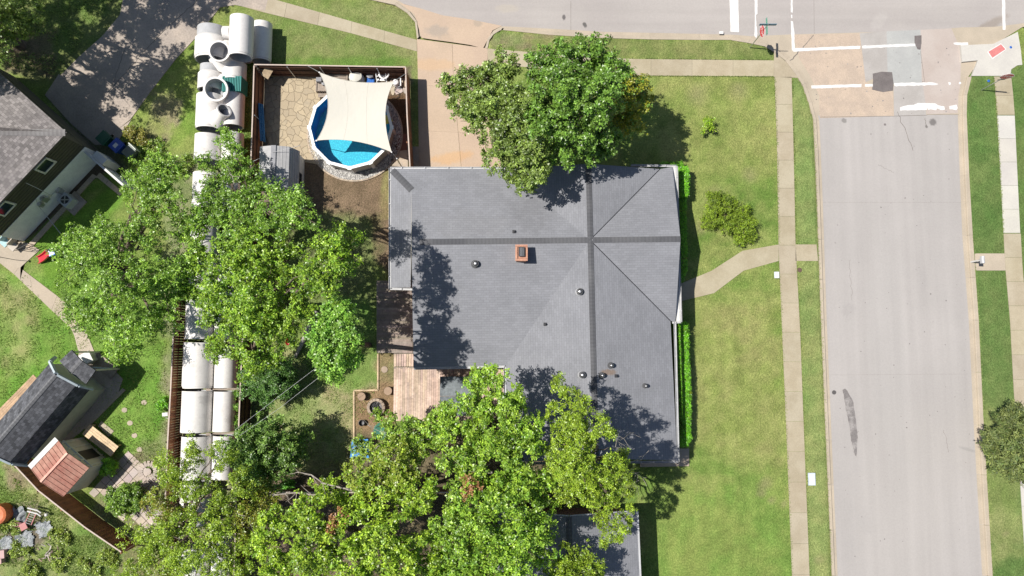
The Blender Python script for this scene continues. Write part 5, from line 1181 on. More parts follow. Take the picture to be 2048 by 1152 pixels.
# toy slide
q = at0(93, 509, .3); sl3 = thing('toy_slide', q, 'red toy slide with a blue ladder on the grass', 'slide')
a, b = U(76, 520, .12), U(97, 506, .75); d = (b - a); d.z = 0; d.normalize(); sd = Vector((-d.y, d.x, 0)) * .22
k = M(); prev = None
for i in range(9):
    t_ = i / 8; p = a.lerp(b, t_); p.z = .06 + .7 * (t_ ** 1.4) 
    if prev is not None:
        k.face([prev - sd, p - sd, p + sd, prev + sd]); 
        for sg in (-1, 1): k.bar(prev + sd * sg, p + sd * sg, .05, .12)
    prev = p
k.build('chute', MATS['red_plastic'], sl3)
k = M(); c = U(103, 505, .78)
for sg in (-1, 1): k.bar(Z(c + sd * sg + d * .25, 0), c + sd * sg, .06, .06); k.bar(c + sd * sg - d * .15, c + sd * sg + d * .3 + Vector((0, 0, .1)), .05, .06)
for z in (.2, .42, .64): k.box(Z(c + d * (.25 - z * .3), z), (.07, .44, .04), math.atan2(d.y, d.x))
k.box(c, (.36, .44, .05), math.atan2(d.y, d.x)); k.build('ladder', MATS['blue_plastic'], sl3)
# patio chairs and path lamp
for (px, py, m_, lb) in ((8, 484, 'teal', 'pale teal patio chair at the left edge of the patio'), (24, 492, 'beige', 'beige patio chair under the white brick wall')):
    q = at0(px, py, .5); t = thing('patio_chair', q, lb, 'chair'); mm = plain('chair_' + m_, (.35, .52, .54) if m_ == 'teal' else (.45, .40, .34), .7)
    k = M(); k.box((q.x, q.y, .42), (.5, .5, .06), ang); k.build('seat', mm, t); k = M(); k.box((q.x + .1, q.y + .24, .68), (.5, .06, .5), ang); k.build('backrest', mm, t)
    for sx in (-.2, .2):
        for sy in (-.2, .2): k = M(); k.tube([(q.x + sx, q.y + sy, 0), (q.x + sx, q.y + sy, .4)], .018, 6); k.build('leg', MATS['dark_metal'], t)
q = at0(32, 519, 1.2) if 0 else U(32, 520); t = thing('bird_feeder', Z(q, 0), 'thin dark pole with a small ball top beside the patio', 'pole'); k = M(); k.tube([Z(q, 0), Z(q, 1.5)], .018, 6); k.build('pole', MATS['black'], t); k = M(); k.lathe(Z(q, 1.5), [(.001, -.08), (.07, -.04), (.08, 0), (.05, .06), (.001, .08)], 12); k.build('ball', MATS['black'], t)
q = at0(66, 500, .4); k = M(); k.bar(Z(U(55, 503), .4), Z(U(76, 492), .4), .03, .04); k.bar(Z(U(55, 503), .9), Z(U(76, 492), .9), .03, .04)
for i in range(5): x = U(55, 503).lerp(U(76, 492), i / 4); k.bar(Z(x, 0), Z(x, .95), .03, .03, up=(0, 1, 0))
o = k.build('garden_gate', MATS['black']); tag(o, 'short black iron railing where the patio meets the planting bed', 'railing')
# junk heap lower left
def crumple(px, py, r_, z0, seed, m, name, label, cat, amp=.16):
    q = at0(px, py); rr = np.random.default_rng(seed); n = 22; xs = np.linspace(-1, 1, n); X_, Y_ = np.meshgrid(xs, xs)
    Zh = (fbm(X_ * r_ + seed, Y_ * r_, 3.5, seed) - .35) * amp * 2; ed = 1 - np.clip(np.hypot(X_, Y_ * 1.1) + (fbm(X_ + seed, Y_, 2.5, seed + 3) - .5) * 1.0, 0, 1); Zh = Zh * (ed > .02) + z0
    k = M(); vs = [(q.x + X_[j, i] * r_, q.y + Y_[j, i] * r_, max(.01, Zh[j, i])) for j in range(n) for i in range(n)]
    fs = [(j * n + i, j * n + i + 1, (j + 1) * n + i + 1, (j + 1) * n + i) for j in range(n - 1) for i in range(n - 1) if ed[j, i] > .03 and ed[j + 1, i + 1] > .0]
    k.mesh(vs, fs); o = k.build(name, m, smooth=False); tag(o, label, cat); return o
mk('tarp_grey', (.17, .19, .20), (.30, .31, .32), 4, rough=.6, fine=(9, .3))
crumple(30, 1035, .9, .08, 3, MATS['tarp_grey'], 'tarpaulin', 'crumpled dark grey tarpaulin around the red chair', 'tarpaulin', .2)
crumple(50, 1082, .7, .05, 5, MATS['tarp_grey'], 'tarpaulin', 'flat light grey tarpaulin south of the red chair', 'tarpaulin', .12)
crumple(88, 1057, .6, .05, 9, MATS['tarp_grey'], 'tarpaulin', 'small grey crumpled sheet east of the red chair', 'tarpaulin', .12)
crumple(12, 1090, .6, .05, 12, MATS['tarp_grey'], 'tarpaulin', 'dark crumpled sheet at the left edge above the pink box', 'tarpaulin', .14)
plain('faded_red', (.42, .16, .15), .6); plain('dark_red', (.13, .02, .025), .6)
q = at0(42, 1053, .4); t = thing('garden_chair', q, 'faded red garden chair lying in the junk heap', 'chair')
k = M(); k.box((q.x + .15, q.y, .4), (.42, .42, .06), .5); k.build('seat', MATS['faded_red'], t); k = M(); k.box((q.x - .35, q.y + .1, .3), (.62, .3, .07), -.1); k.build('backrest', MATS['dark_red'], t)
for i in range(4): k = M(); a = .8 + i * PI / 2; k.tube([(q.x + .15 + .22 * math.cos(a), q.y + .22 * math.sin(a), 0), (q.x + .15 + .18 * math.cos(a), q.y + .18 * math.sin(a), .4)], .025, 6); k.build('leg', MATS['faded_red'], t)
q = at0(60, 1030, .4); t = thing('hand_cart', q, 'upturned hand cart with white handles and a red frame', 'cart')
k = M(); k.bar((q.x - .3, q.y - .5, .35), (q.x + .1, q.y + .3, .45), .05, .05); k.bar((q.x + .1, q.y - .6, .35), (q.x + .45, q.y + .15, .45), .05, .05); k.build('frame', MATS['faded_red'], t)
k = M()
for i in range(6): a = Vector((q.x - .25, q.y - .45, .42)).lerp(Vector((q.x + .1, q.y + .2, .46)), i / 5); k.bar(a, a + Vector((.33, -.1, 0)), .03, .02)
k.build('bed', MATS['tarp_grey'], t)
for dy in (0, .2): k = M(); k.tube([(q.x - .1, q.y + .45 - dy, .5), (q.x + .55, q.y + .3 - dy, .52), (q.x + .75, q.y + .15 - dy, .5)], .05, 8); k.build('handle', MATS['white_trim'], t)
k = M(); k.lathe((q.x + .95, q.y + .0, .3), [(.001, -.08), (.1, -.08), (.1, .08), (.001, .08)], 12, axis=(0, 1, 0)); k.build('wheel', MATS['white_trim'], t)
q = at0(-6, 1030, .7); k = M(); k.lathe(Z(q, 0), [(.6, .0), (.62, .5), (.58, .72), (.45, .78), (.4, .70), (.001, .66)], 22); o = k.build('orange_drum', mk('orange_rust', (.62, .17, .05), (.45, .13, .06), 3, rough=.6, fine=(6, .3)), smooth=True); tag(o, 'orange drum at the left edge of the junk heap', 'drum')
for x, y, s_, lb in ((4, 1108, .42, 'pink square box by the left edge below the junk heap'), (1, 1122, .26, 'smaller pale pink box just below the pink square box')):
    q = at0(x, y, .3); k = M(); k.box((q.x, q.y, .2), (s_, s_ * 1.1, .4), .1); k.box((q.x, q.y, .415), (s_ * 1.06, s_ * 1.16, .03), .1); o = k.build('storage_box', plain('pink_box', (.50, .32, .31), .7)); tag(o, lb, 'box')
k = M(); rr = random.Random(4); q = at0(100, 1110)
for i in range(26): c = Vector((q.x + rr.gauss(0, .28), q.y + rr.gauss(0, .28), .08 + rr.random() * .15)); a = rr.uniform(0, 3); k.bar(c, c + Vector((math.cos(a), math.sin(a), rr.uniform(-.2, .2))) * rr.uniform(.15, .4), .06, .03, (rr.uniform(.4, 1.2),) * 3)
o = k.build('debris_heap', mk('debris', (.26, .17, .12), (.45, .42, .38), 3, rough=.9, attr=True)); o['kind'] = 'stuff'; o['label'] = 'brown and pale debris heap in the weeds'; o['category'] = 'debris'
for i, (x, y) in enumerate(((249, 820), (260, 846), (288, 805), (279, 899), (269, 871))):
    q = U(x, y); k = M(); k.lathe(Z(q, -.02), [(.17, 0), (.16, .035), (.001, .045)], 9, sx=1.15); o = k.build('stepping_stone', MATS['kerb_concrete']); tag(o, ('round stepping stone nearest the workshop slab', 'round stepping stone in the middle of the arc on the lawn', 'round stepping stone farthest towards the plank fence', 'round stepping stone beside the paved terrace', 'faint stepping stone beside the middle one')[i], 'stone')
q = at0(329, 829, .5); k = M(); k.box((q.x, q.y, .3), (.35, .22, .3), .1); k.tube([(q.x - .2, q.y, .35), (q.x - .1, q.y - .25, .1), (q.x + .15, q.y - .3, .05)], .02, 6); o = k.build('hose_reel', MATS['white_trim']); tag(o, 'small white hose box against the plank fence', 'hose box')
q = U(297, 943); k = M(); k.lathe(Z(q, 0), [(.2, 0), (.22, .1), (.001, .12)], 12); 
for i in range(16): a = 2 * PI * i / 16; k.box((q.x + .5 * math.cos(a), q.y + .5 * math.sin(a), .035), (.34, .17, .05), a, (rnd.uniform(.85, 1.15),) * 3)
o = k.build('stone_circle', MATS['terrace_stone']); tag(o, 'circle of flat stones at the corner of the paved terrace', 'stone circle')
# ================================================================== STREET FURNITURE
plain('sign_red', (.55, .02, .03), .35, var=.03); plain('sign_green', (.02, .25, .16), .4); plain('sign_blue', (.015, .13, .22), .4); plain('sign_white', (.82, .82, .82), .4, var=.02)
def text_mesh(txt, size):
    cu = bpy.data.curves.new('t', 'FONT'); cu.body = txt; cu.size = size; cu.align_x = 'CENTER'; cu.align_y = 'CENTER'; cu.extrude = .002
    o = bpy.data.objects.new('t', cu); me = bpy.data.meshes.new_from_object(o); bpy.data.objects.remove(o); return [v.co.copy() for v in me.vertices], [tuple(p.vertices) for p in me.polygons]
def stop_sign(px, py, face, label, blades):
    b = U(px, py); t = thing('stop_sign', b, label, 'stop sign'); yaw = face
    R = Matrix(((math.cos(yaw), -math.sin(yaw), 0), (math.sin(yaw), math.cos(yaw), 0), (0, 0, 1)))       # sign's normal along R*(0,-1,0)
    k = M(); top = 3.35 if blades else 2.75; k.tube([b, Z(b, top)], .032, 8); k.build('pole', MATS['galvanised'], t)
    def octo(r_, z, y0, y1): 
        k = M(); A = [b + R @ Vector((r_ * math.cos(PI / 8 + i * PI / 4), y0, z + r_ * math.sin(PI / 8 + i * PI / 4))) for i in range(8)]; B = [b + R @ Vector((r_ * math.cos(PI / 8 + i * PI / 4), y1, z + r_ * math.sin(PI / 8 + i * PI / 4))) for i in range(8)]
        k.mesh(A + B, [tuple(range(8)), tuple(reversed(range(8, 16)))] + [(i, i + 8, (i + 1) % 8 + 8, (i + 1) % 8) for i in range(8)]); return k
    zc = 2.35
    octo(.405, zc, -.045, -.037).build('border', MATS['sign_white'], t); octo(.375, zc, -.05, -.0455).build('face', MATS['sign_red'], t)
    vs, fs = text_mesh('STOP', .30); k = M(); k.mesh([b + R @ Vector((v.x, -.054 - v.z, zc + v.y)) for v in vs], fs); k.build('lettering', MATS['sign_white'], t)
    if blades:
        for nm, m_, z, yw, L_ in (('street_name_blade', 'sign_blue', 3.22, 0, 1.06), ('street_name_blade', 'sign_green', 3.0, PI / 2, 1.06)):
            k = M(); R2 = Matrix.Rotation(yw, 3, 'Z'); k.box(Z(b, z), (L_, .03, .2), yw); bl = k.build(nm, MATS[m_], t)
            k = M(); 
            for dz in (-.088, .088): k.box(Z(b, z + dz), (L_ - .03, .034, .012), yw)
            k.build('edge_stripe', MATS['sign_white'], bl)
    else: k = M(); k.box(b + Vector((.02, -.03, 1.82)), (.5, .02, .12), .1); k.build('lower_plate', MATS['dark_metal'], t)
    return t
stop_sign(1500, 95, -PI / 2 + .12, 'stop sign with two street-name blades at the left corner', True)
stop_sign(1963, 180, -.08, 'stop sign on the grass strip right of the street, seen dark', False)
def lidbox(px, py, sx, sy, m, label, name='utility_box', cat='utility box', h=.05):
    q = U(px, py); t = thing(name, q, label, cat); k = M(); k.box(Z(q, h / 2), (sx, sy, h)); k.build('frame', plain(m[0] + '_frame', tuple(v * .7 for v in m[1]), .6), t)
    k = M(); k.box(Z(q, h + .008), (sx - .05, sy - .05, .016)); k.box(Z(q, h + .018), (.08, .02, .01), col=(.4, .4, .4)); k.build('lid', plain(m[0], m[1], .5, var=.05), t); return t
lidbox(1553, 550, .32, .42, ('white_lid', (.68, .72, .76)), 'small white utility box left of the sidewalk below the front walk')
lidbox(1623, 958, .46, .78, ('blue_lid', (.56, .62, .70)), 'larger pale blue utility box in the verge by the street')
q = U(1599, 540); k = M(); k.lathe(q, [(.15, 0), (.15, .02), (.11, .025), (.001, .02)], 16); o = k.build('valve_cover', plain('rusty_iron', (.12, .075, .055), .8)); tag(o, 'small rusty round valve cover in the verge by the front walk', 'valve cover')
for x, y, lb in ((2021, 95, 'blue round cap in the white corner pad'), (1977, 162, 'blue round marker in the grass by the dark stop sign')):
    q = U(x, y); k = M(); k.lathe(q, [(.09, 0), (.09, .03), (.06, .045), (.001, .045)], 14); o = k.build('marker_cap', plain('cap_blue', (.02, .12, .45), .5)); tag(o, lb, 'marker')
q = U(1942, 524); t = thing('mailbox', q, 'small white mailbox at the kerb right of the street', 'mailbox'); k = M(); k.box(Z(q, .5), (.09, .09, 1.0)); k.build('post', MATS['white_trim'], t)
k = M(); k.box(Z(q, 1.06), (.2, .46, .14)); k.lathe(Z(q, 1.13) + Vector((0, -.23, 0)), [(.001, 0), (.1, 0), (.1, .46), (.001, .46)], 16, axis=(0, 1, 0)); k.build('box', MATS['gutter_white'], t)
lidbox(1442, 66, .30, .2, ('kerb_plate', (.7, .68, .66)), 'small white plate on the kerb beside the white stop bar', 'kerb_plate', 'plate', .04).location.z = .02
# ================================================================== TREES, SHRUBS, HEDGES
def leaf_material(name, rough=.42, trans=.3):
    s = NT(name); a = s.new('ShaderNodeAttribute', attribute_name='Col'); s.link(a.outputs['Color'], s.b.inputs['Base Color'])
    s.b.inputs['Roughness'].default_value = rough; s.b.inputs['Specular IOR Level'].default_value = .6
    tr = s.n.new('ShaderNodeBsdfTranslucent'); s.link(s.mix(1.0, a.outputs['Color'], (1.25, 1.35, .6), 'MULTIPLY'), tr.inputs[0])
    mx = s.n.new('ShaderNodeMixShader'); mx.inputs[0].default_value = trans; s.link(s.b.outputs[0], mx.inputs[1]); s.link(tr.outputs[0], mx.inputs[2]); s.link(mx.outputs[0], s.out.inputs[0]); return s.m
leaf_material('leaf', .40, .17); leaf_material('leaf_matt', .6, .2)
mk('bark_brown', (.16, .12, .09), (.10, .075, .06), 3, rough=.95, fine=(14, .3)); mk('bark_pale', (.36, .32, .28), (.24, .21, .18), 3, rough=.9, fine=(14, .25))
def mesh_np(name, V, Q, Cq, m, parent=None, loc=(0, 0, 0)):
    V = V - np.array(loc, np.float32); me = bpy.data.meshes.new(name); me.vertices.add(len(V)); me.vertices.foreach_set('co', V.astype(np.float32).ravel())
    me.loops.add(Q.size); me.loops.foreach_set('vertex_index', Q.ravel().astype(np.int32)); me.polygons.add(len(Q))
    me.polygons.foreach_set('loop_start', np.arange(0, Q.size, 4, dtype=np.int32)); me.polygons.foreach_set('loop_total', np.full(len(Q), 4, np.int32)); me.update()
    ca = me.color_attributes.new('Col', 'FLOAT_COLOR', 'CORNER'); A = np.ones((len(Q), 4, 4), np.float32); A[:, :, :3] = Cq[:, None, :]; ca.data.foreach_set('color', A.ravel())
    me.materials.append(m); o = bpy.data.objects.new(name, me); COL.objects.link(o)
    if parent is not None: o.parent = parent
    return o
NLEAF = [0]
def unit(a): return a / (np.linalg.norm(a, axis=-1, keepdims=True) + 1e-9)
def leaves(centers, outw, rng, n_leaf, L, Wd, pal, cvar=.3, spread=1.0, droop=.25):
    """rosettes of pointed leaves: centers (S,3), outward direction (S,3)"""
    S = len(centers); up = unit(outw * .55 + np.array((0, 0, .75)) + rng.normal(0, .5, (S, 3)))
    t1 = unit(np.cross(up, rng.normal(0, 1, (S, 3)))); t2 = np.cross(up, t1)
    a = rng.uniform(0, 2 * PI, (S, 1)) + np.arange(n_leaf)[None, :] * (2 * PI / n_leaf) + rng.uniform(-.4, .4, (S, n_leaf))
    d = t1[:, None, :] * np.cos(a)[..., None] + t2[:, None, :] * np.sin(a)[..., None] + up[:, None, :] * rng.uniform(-droop, .55, (S, n_leaf, 1))
    d = unit(d); s = np.cross(up[:, None, :] + rng.normal(0, .35, (S, n_leaf, 3)), d); s = unit(s)
    l = L * .73 * rng.uniform(.65, 1.2, (S, n_leaf, 1)); wd = Wd * .80 * rng.uniform(.7, 1.2, (S, n_leaf, 1))
    p0 = centers[:, None, :] + rng.normal(0, .03, (S, n_leaf, 3)) * spread; mid_ = p0 + d * l * .5 + np.cross(d, s) * l * .06
    V = np.stack([p0, mid_ + s * wd, p0 + d * l, mid_ - s * wd], 2).reshape(-1, 3)
    n = S * n_leaf; Q = np.arange(n * 4).reshape(n, 4)
    k = rng.random((S, 1, 1)) * .75 + rng.random((S, n_leaf, 1)) * .25; c = np.array(pal[0]) * (1 - k) + np.array(pal[1]) * k
    c = c * (1 + rng.normal(0, cvar, (S, 1, 1))) * (1 + rng.normal(0, .1, (S, n_leaf, 1)))
    NLEAF[0] += n
    return V, Q, np.clip(c * np.array((1.31, 1.34, .86)), .004, .9).reshape(n, 3)
def crown_pts(blobs, rng, dens=1.0, sub=.5, per=11, inner=.35, flat=.8):
    """tufts: each lobe carries many sub-lobes round its shell, each sub-lobe many leaf rosettes"""
    C, Ow, Bi = [], [], []
    for bi, (c, r_) in enumerate(blobs):
        c = np.array(c); n = max(4, int(dens * 6.2 * (r_ / sub) ** 2)); 
        d = unit(rng.normal(0, 1, (n * 2, 3))); d = d[d[:, 2] > -.45][:n]; rad = r_ * rng.uniform(.55, 1.14, (len(d), 1)); m = int(len(d) * inner)
        rad[:m] *= rng.uniform(.25, .8, (m, 1))
        sc = c + d * rad * np.array((1, 1, flat)); sr = sub * rng.uniform(.55, 1.15, (len(d), 1))
        e = unit(rng.normal(0, 1, (len(d), per, 3))); q = rng.uniform(.35, 1.0, (len(d), per, 1)); pos = sc[:, None, :] + e * (sr * .9)[:, None, :] * q * np.array((1, 1, .7))
        C.append(pos.reshape(-1, 3)); Ow.append(unit(e * .7 + d[:, None, :]).reshape(-1, 3)); Bi.append(np.full(len(d) * per, bi))
    return np.concatenate(C), np.concatenate(Ow), np.concatenate(Bi)
def limb(k, a, b, r0, r1, rr, seg=6, wob=.22, sag=0):
    pts = []; a, b = Vector(a), Vector(b); L = (b - a).length
    for i in range(seg + 1):
        t_ = i / seg; p = a.lerp(b, t_); w_ = wob * L * .12 * math.sin(PI * t_)
        pts.append(p + Vector((rr.uniform(-1, 1), rr.uniform(-1, 1), rr.uniform(-.5, .5))) * w_ + Vector((0, 0, math.sin(PI * t_) * sag)))
    k.tube(pts, [r0 + (r1 - r0) * i / seg for i in range(seg + 1)], 7, caps=True); return pts
def tree(name, label, cat, blobs, base, pal, trunk_r=.22, L=.19, Wd=.052, n_leaf=5, dens=1.0, sub=.5, per=15, seed=1, m='leaf', bark='bark_brown', group=None, special=(), inner=.35, twigs=(), fork=.38, holes=0.0, flat=.95, branches=None):
    """blobs: (photo x, photo y, photo radius, height of the lobe's middle)"""
    rng = np.random.default_rng(seed); rr = random.Random(seed)
    B = [((U(x, y, h).x, U(x, y, h).y, h), PX(r_, h) * 1.06) for x, y, r_, h in blobs]
    bp = U(base[0], base[1]); t = thing(name, bp, label, cat, group)
    P, O_, bi = crown_pts(B, rng, dens, sub, per, inner, flat)
    P[:, 2] = np.maximum(P[:, 2], .12)
    if holes:
        nz = fbm(P[:, 0], P[:, 1], 1.1, seed); keep = nz > np.quantile(nz, holes); P, O_, bi = P[keep], O_[keep], bi[keep]
    V, Q, C = leaves(P, O_, rng, n_leaf, L, Wd, pal)
    nb = np.repeat(bi, n_leaf)
    tone = rng.normal(1, .07, len(B)); C = C * tone[nb][:, None]
    for idx, p2 in special:
        mk_ = np.isin(nb, idx) & (np.repeat(rng.random(len(bi)) < .72, n_leaf)); k_ = rng.random((mk_.sum(), 1)); C[mk_] = (np.array(p2[0]) * (1 - k_) + np.array(p2[1]) * k_)
    mesh_np('crown', V, Q, C, MATS[m], t, bp)
    k = M(); hs = max(b[0][2] for b in B); cx_ = sum(b[0][0] for b in B) / len(B); cy_ = sum(b[0][1] for b in B) / len(B)
    fk = Vector((bp.x + (cx_ - bp.x) * .25, bp.y + (cy_ - bp.y) * .25, hs * fork)); pts = [Z(bp, -.1), Z(bp, .15), bp.lerp(fk, .5) + Vector((rr.uniform(-.1, .1), rr.uniform(-.1, .1), 0)), fk]
    k.tube(pts, [trunk_r * 1.35, trunk_r * 1.1, trunk_r * .95, trunk_r * .8], 10); k.build('trunk', MATS[bark], t, smooth=True)
    order = sorted(B, key=lambda b: -b[1])[:branches or 14]; k = M()
    for c, r_ in order:
        tip = Vector(c) + Vector((0, 0, r_ * .1)); pts = limb(k, fk, tip, trunk_r * .5, .035, rr, 7, .7)
        for _ in range(3):
            s0 = pts[rr.randint(3, 6)]; dr = Vector((rr.uniform(-1, 1), rr.uniform(-1, 1), rr.uniform(-.1, .7))).normalized(); limb(k, s0, Vector(c) + dr * r_ * .95, .04, .012, rr, 4, .5)
    k.build('limbs', MATS[bark], t)
    if twigs:
        k = M()
        for (x0, y0, h0), (x1, y1, h1_), r0 in twigs:
            pts = limb(k, U(x0, y0, h0), U(x1, y1, h1_), r0, r0 * .3, rr, 6, .5)
            for p in pts[2:]:
                for _ in range(2): limb(k, p, p + Vector((rr.uniform(-.6, .6), rr.uniform(-.6, .6), rr.uniform(-.1, .35))), r0 * .35, .008, rr, 3, .5)
        k.build('bare_branch', MATS['bark_pale'], t)
    return t
OL = ((.075, .125, .030), (.20, .26, .085)); DG = ((.065, .145, .025), (.16, .26, .06)); YG = ((.17, .25, .03), (.36, .42, .055)); MG = ((.07, .16, .028), (.20, .33, .065)); YE = ((.22, .24, .02), (.42, .42, .04)); BG = ((.09, .20, .03), (.27, .40, .06)); EL = ((.11, .19, .022), (.28, .36, .045)); BRN = ((.30, .13, .05), (.48, .26, .12)); AU = ((.15, .19, .02), (.34, .32, .04))
tree('shade_tree', 'broad olive-green tree overhanging the driveway and the roof edge', 'tree',
     [(903, 172, 26, 4.8), (932, 213, 36, 5.5), (955, 165, 36, 6), (1000, 138, 34, 6), (1000, 190, 44, 7), (955, 232, 36, 6), (1010, 262, 42, 6.5), (1010, 310, 38, 6), (1045, 335, 36, 5.5), (1060, 290, 42, 7), (1075, 345, 25, 6.8), (1052, 372, 20, 6), (1060, 220, 46, 7.5), (1090, 320, 22, 5)],
     (1030, 262), OL, .24, L=.21, Wd=.06, seed=21, sub=.42, group='garden trees')
tree('shade_tree', 'deep green rounded tree with a yellowing right side on the front lawn', 'tree',
     [(1085, 140, 42, 7), (1135, 125, 42, 7.5), (1185, 112, 40, 7), (1222, 145, 40, 7), (1130, 185, 56, 9), (1190, 200, 54, 9), (1095, 240, 46, 8), (1150, 262, 46, 7.5), (1205, 275, 34, 6), (1250, 175, 38, 6.5), (1272, 180, 30, 5.5), (1262, 228, 32, 5.5), (1240, 255, 24, 5), (1120, 305, 32, 6), (1185, 300, 34, 5.5)],
     (1140, 250), DG, .28, L=.21, Wd=.06, seed=22, sub=.42, special=(((9, 10, 11, 12), ((.17, .21, .02), (.42, .40, .03))),), group='garden trees')
tree('shade_tree', 'tall tree at the upper left corner, only its edge in the photo', 'tree', [(-10, -20, 60, 9), (35, 15, 42, 7.5), (60, 55, 30, 6), (-5, 75, 42, 7), (-60, 40, 80, 9), (0, 120, 20, 5)], (-20, 40), OL, .3, L=.2, seed=23, group='garden trees')
# the trees beyond the frame that shade the alley
def shading(gx, gy, h, r_):      # the crown lobe at height h whose shadow falls on that spot of the ground
    g = U(gx, gy); L_ = h / math.tan(SUN_EL); x, y = unU(g.x - L_ * math.cos(SHADOW_AZ), g.y - L_ * math.sin(SHADOW_AZ), h); return (x, y, r_, h)
tree('alley_tree', 'tall spreading tree beyond the top left corner that shades the alley', 'tree', [shading(x, y, h, r_ * 1.22) for x, y, h, r_ in ((425, -5, 8.5, 34), (378, 20, 8.7, 36), (340, 20, 9, 44), (288, 80, 9, 34), (290, 60, 9.4, 40), (222, 138, 9, 32), (300, -20, 9.6, 50), (230, 30, 9.8, 50), (225, 120, 9.5, 36), (190, 190, 9, 34), (215, 228, 8.6, 18), (160, 80, 10, 50), (170, 160, 9.6, 40), (150, 220, 9, 40), (110, 30, 10.4, 55), (95, 130, 10, 50), (95, 195, 9.5, 44), (180, -30, 10, 55), (40, 80, 10.5, 60), (380, -50, 9, 40), (60, 200, 10, 40), (248, 112, 8, 16), (320, 55, 8, 16), (180, 245, 8.5, 24), (25, 250, 9.5, 44), (60, 240, 9.5, 30))], (40, 90), MG, .36, L=.22, Wd=.07, seed=60, dens=1.05, holes=.05, branches=3)
tree('shade_tree', 'big bright green tree on the left lawn beside the plank fence', 'tree',
     [(152, 474, 28, 4.8), (205, 462, 26, 5.5), (306, 346, 36, 5.5), (340, 335, 34, 5.5), (294, 392, 42, 6.5), (345, 392, 42, 6.5), (215, 492, 54, 7.5), (295, 468, 42, 7), (165, 535, 46, 6), (235, 572, 56, 8), (300, 560, 46, 7.5), (190, 620, 46, 6), (255, 650, 50, 6.5), (318, 640, 36, 5.5), (150, 640, 26, 4), (240, 705, 30, 4.5), (350, 545, 36, 6), (345, 600, 34, 6), (128, 500, 22, 3.8), (270, 352, 16, 4.5), (258, 385, 14, 4.8), (370, 440, 22, 5), (374, 475, 24, 6), (380, 530, 26, 6), (374, 580, 24, 6), (392, 505, 20, 6.5)],
     (255, 548), ((.085, .18, .03), (.25, .37, .075)), .3, L=.17, Wd=.045, seed=24, holes=.07, sub=.45, group='garden trees')
tree('shade_tree', 'mid green leafy tree over the barn-roofed shed and upper white pipes', 'tree',
     [(462, 296, 30, 3.8), (432, 330, 34, 5), (486, 340, 36, 4.6), (442, 388, 44, 6.5), (500, 398, 46, 7), (556, 392, 30, 8.5), (604, 402, 26, 11), (560, 440, 40, 10), (485, 455, 46, 7), (610, 438, 24, 11.4), (590, 420, 22, 9.5), (425, 440, 30, 6), (452, 264, 14, 3.2), (400, 400, 20, 6), (398, 440, 22, 6)],
     (520, 420), ((.075, .165, .03), (.22, .34, .06)), .26, L=.17, Wd=.045, seed=25, holes=.12, sub=.42, group='garden trees', twigs=(((520, 400, 6), (558, 368, 5), .03), ((470, 380, 6.3), (452, 330, 5.5), .03)))
tree('shade_tree', 'large many-lobed tree in the middle of the backyard', 'tree',
     [(462, 515, 42, 7.5), (520, 508, 48, 8), (580, 518, 44, 7.5), (640, 500, 30, 10.5), (672, 488, 26, 10.5), (700, 486, 22, 9.8), (450, 575, 42, 7.5), (520, 585, 54, 8.5), (585, 585, 44, 7.5), (432, 635, 34, 6.5), (495, 650, 48, 7.5), (555, 655, 42, 7), (600, 630, 30, 8.5), (440, 695, 28, 5.5), (498, 725, 32, 5.5), (548, 712, 24, 5), (668, 535, 32, 10.6), (625, 555, 34, 10.8), (700, 530, 18, 10), (685, 462, 14, 10), (655, 575, 24, 11), (395, 470, 24, 6), (400, 525, 26, 6.5), (392, 575, 20, 6), (412, 600, 22, 6)],
     (560, 610), ((.075, .17, .025), (.27, .38, .05)), .32, L=.19, Wd=.05, seed=26, holes=.05, sub=.45, group='garden trees')
tree('shade_tree', 'small round bright green tree between the deck and the middle tree', 'tree',
     [(672, 622, 28, 9.6), (650, 665, 32, 10.2), (688, 668, 32, 10.4), (668, 715, 36, 10.4), (648, 700, 28, 10), (700, 712, 22, 9.4), (668, 745, 18, 9), (690, 635, 18, 9.4), (640, 725, 16, 9.2), (705, 680, 16, 9.6)],
     (738, 690), ((.08, .2, .035), (.24, .38, .085)), .16, L=.20, Wd=.055, seed=27, sub=.38, fork=.6, group='garden trees')
tree('spiky_shrub', 'dark spiky evergreen shrub near the fallen log', 'shrub', [(520, 765, 34, 1.8), (555, 758, 36, 1.9), (540, 785, 26, 1.5), (575, 775, 20, 1.2), (500, 748, 20, 2), (575, 738, 18, 1.4)], (545, 762), ((.04, .11, .03), (.14, .25, .085)), .08, L=.26, Wd=.03, n_leaf=5, seed=28, sub=.3, group='backyard shrubs')
tree('broadleaf_shrub', 'grey-green tall shrub over the backyard fence corner', 'shrub', [(515, 875, 38, 4), (560, 870, 34, 3.5), (500, 922, 40, 4.5), (555, 920, 34, 4), (595, 880, 24, 2.5), (475, 900, 28, 4.3), (530, 960, 32, 4), (590, 912, 24, 2.5)], (545, 905), ((.06, .13, .035), (.19, .29, .085)), .14, L=.17, Wd=.05, seed=29, sub=.38, group='backyard shrubs')
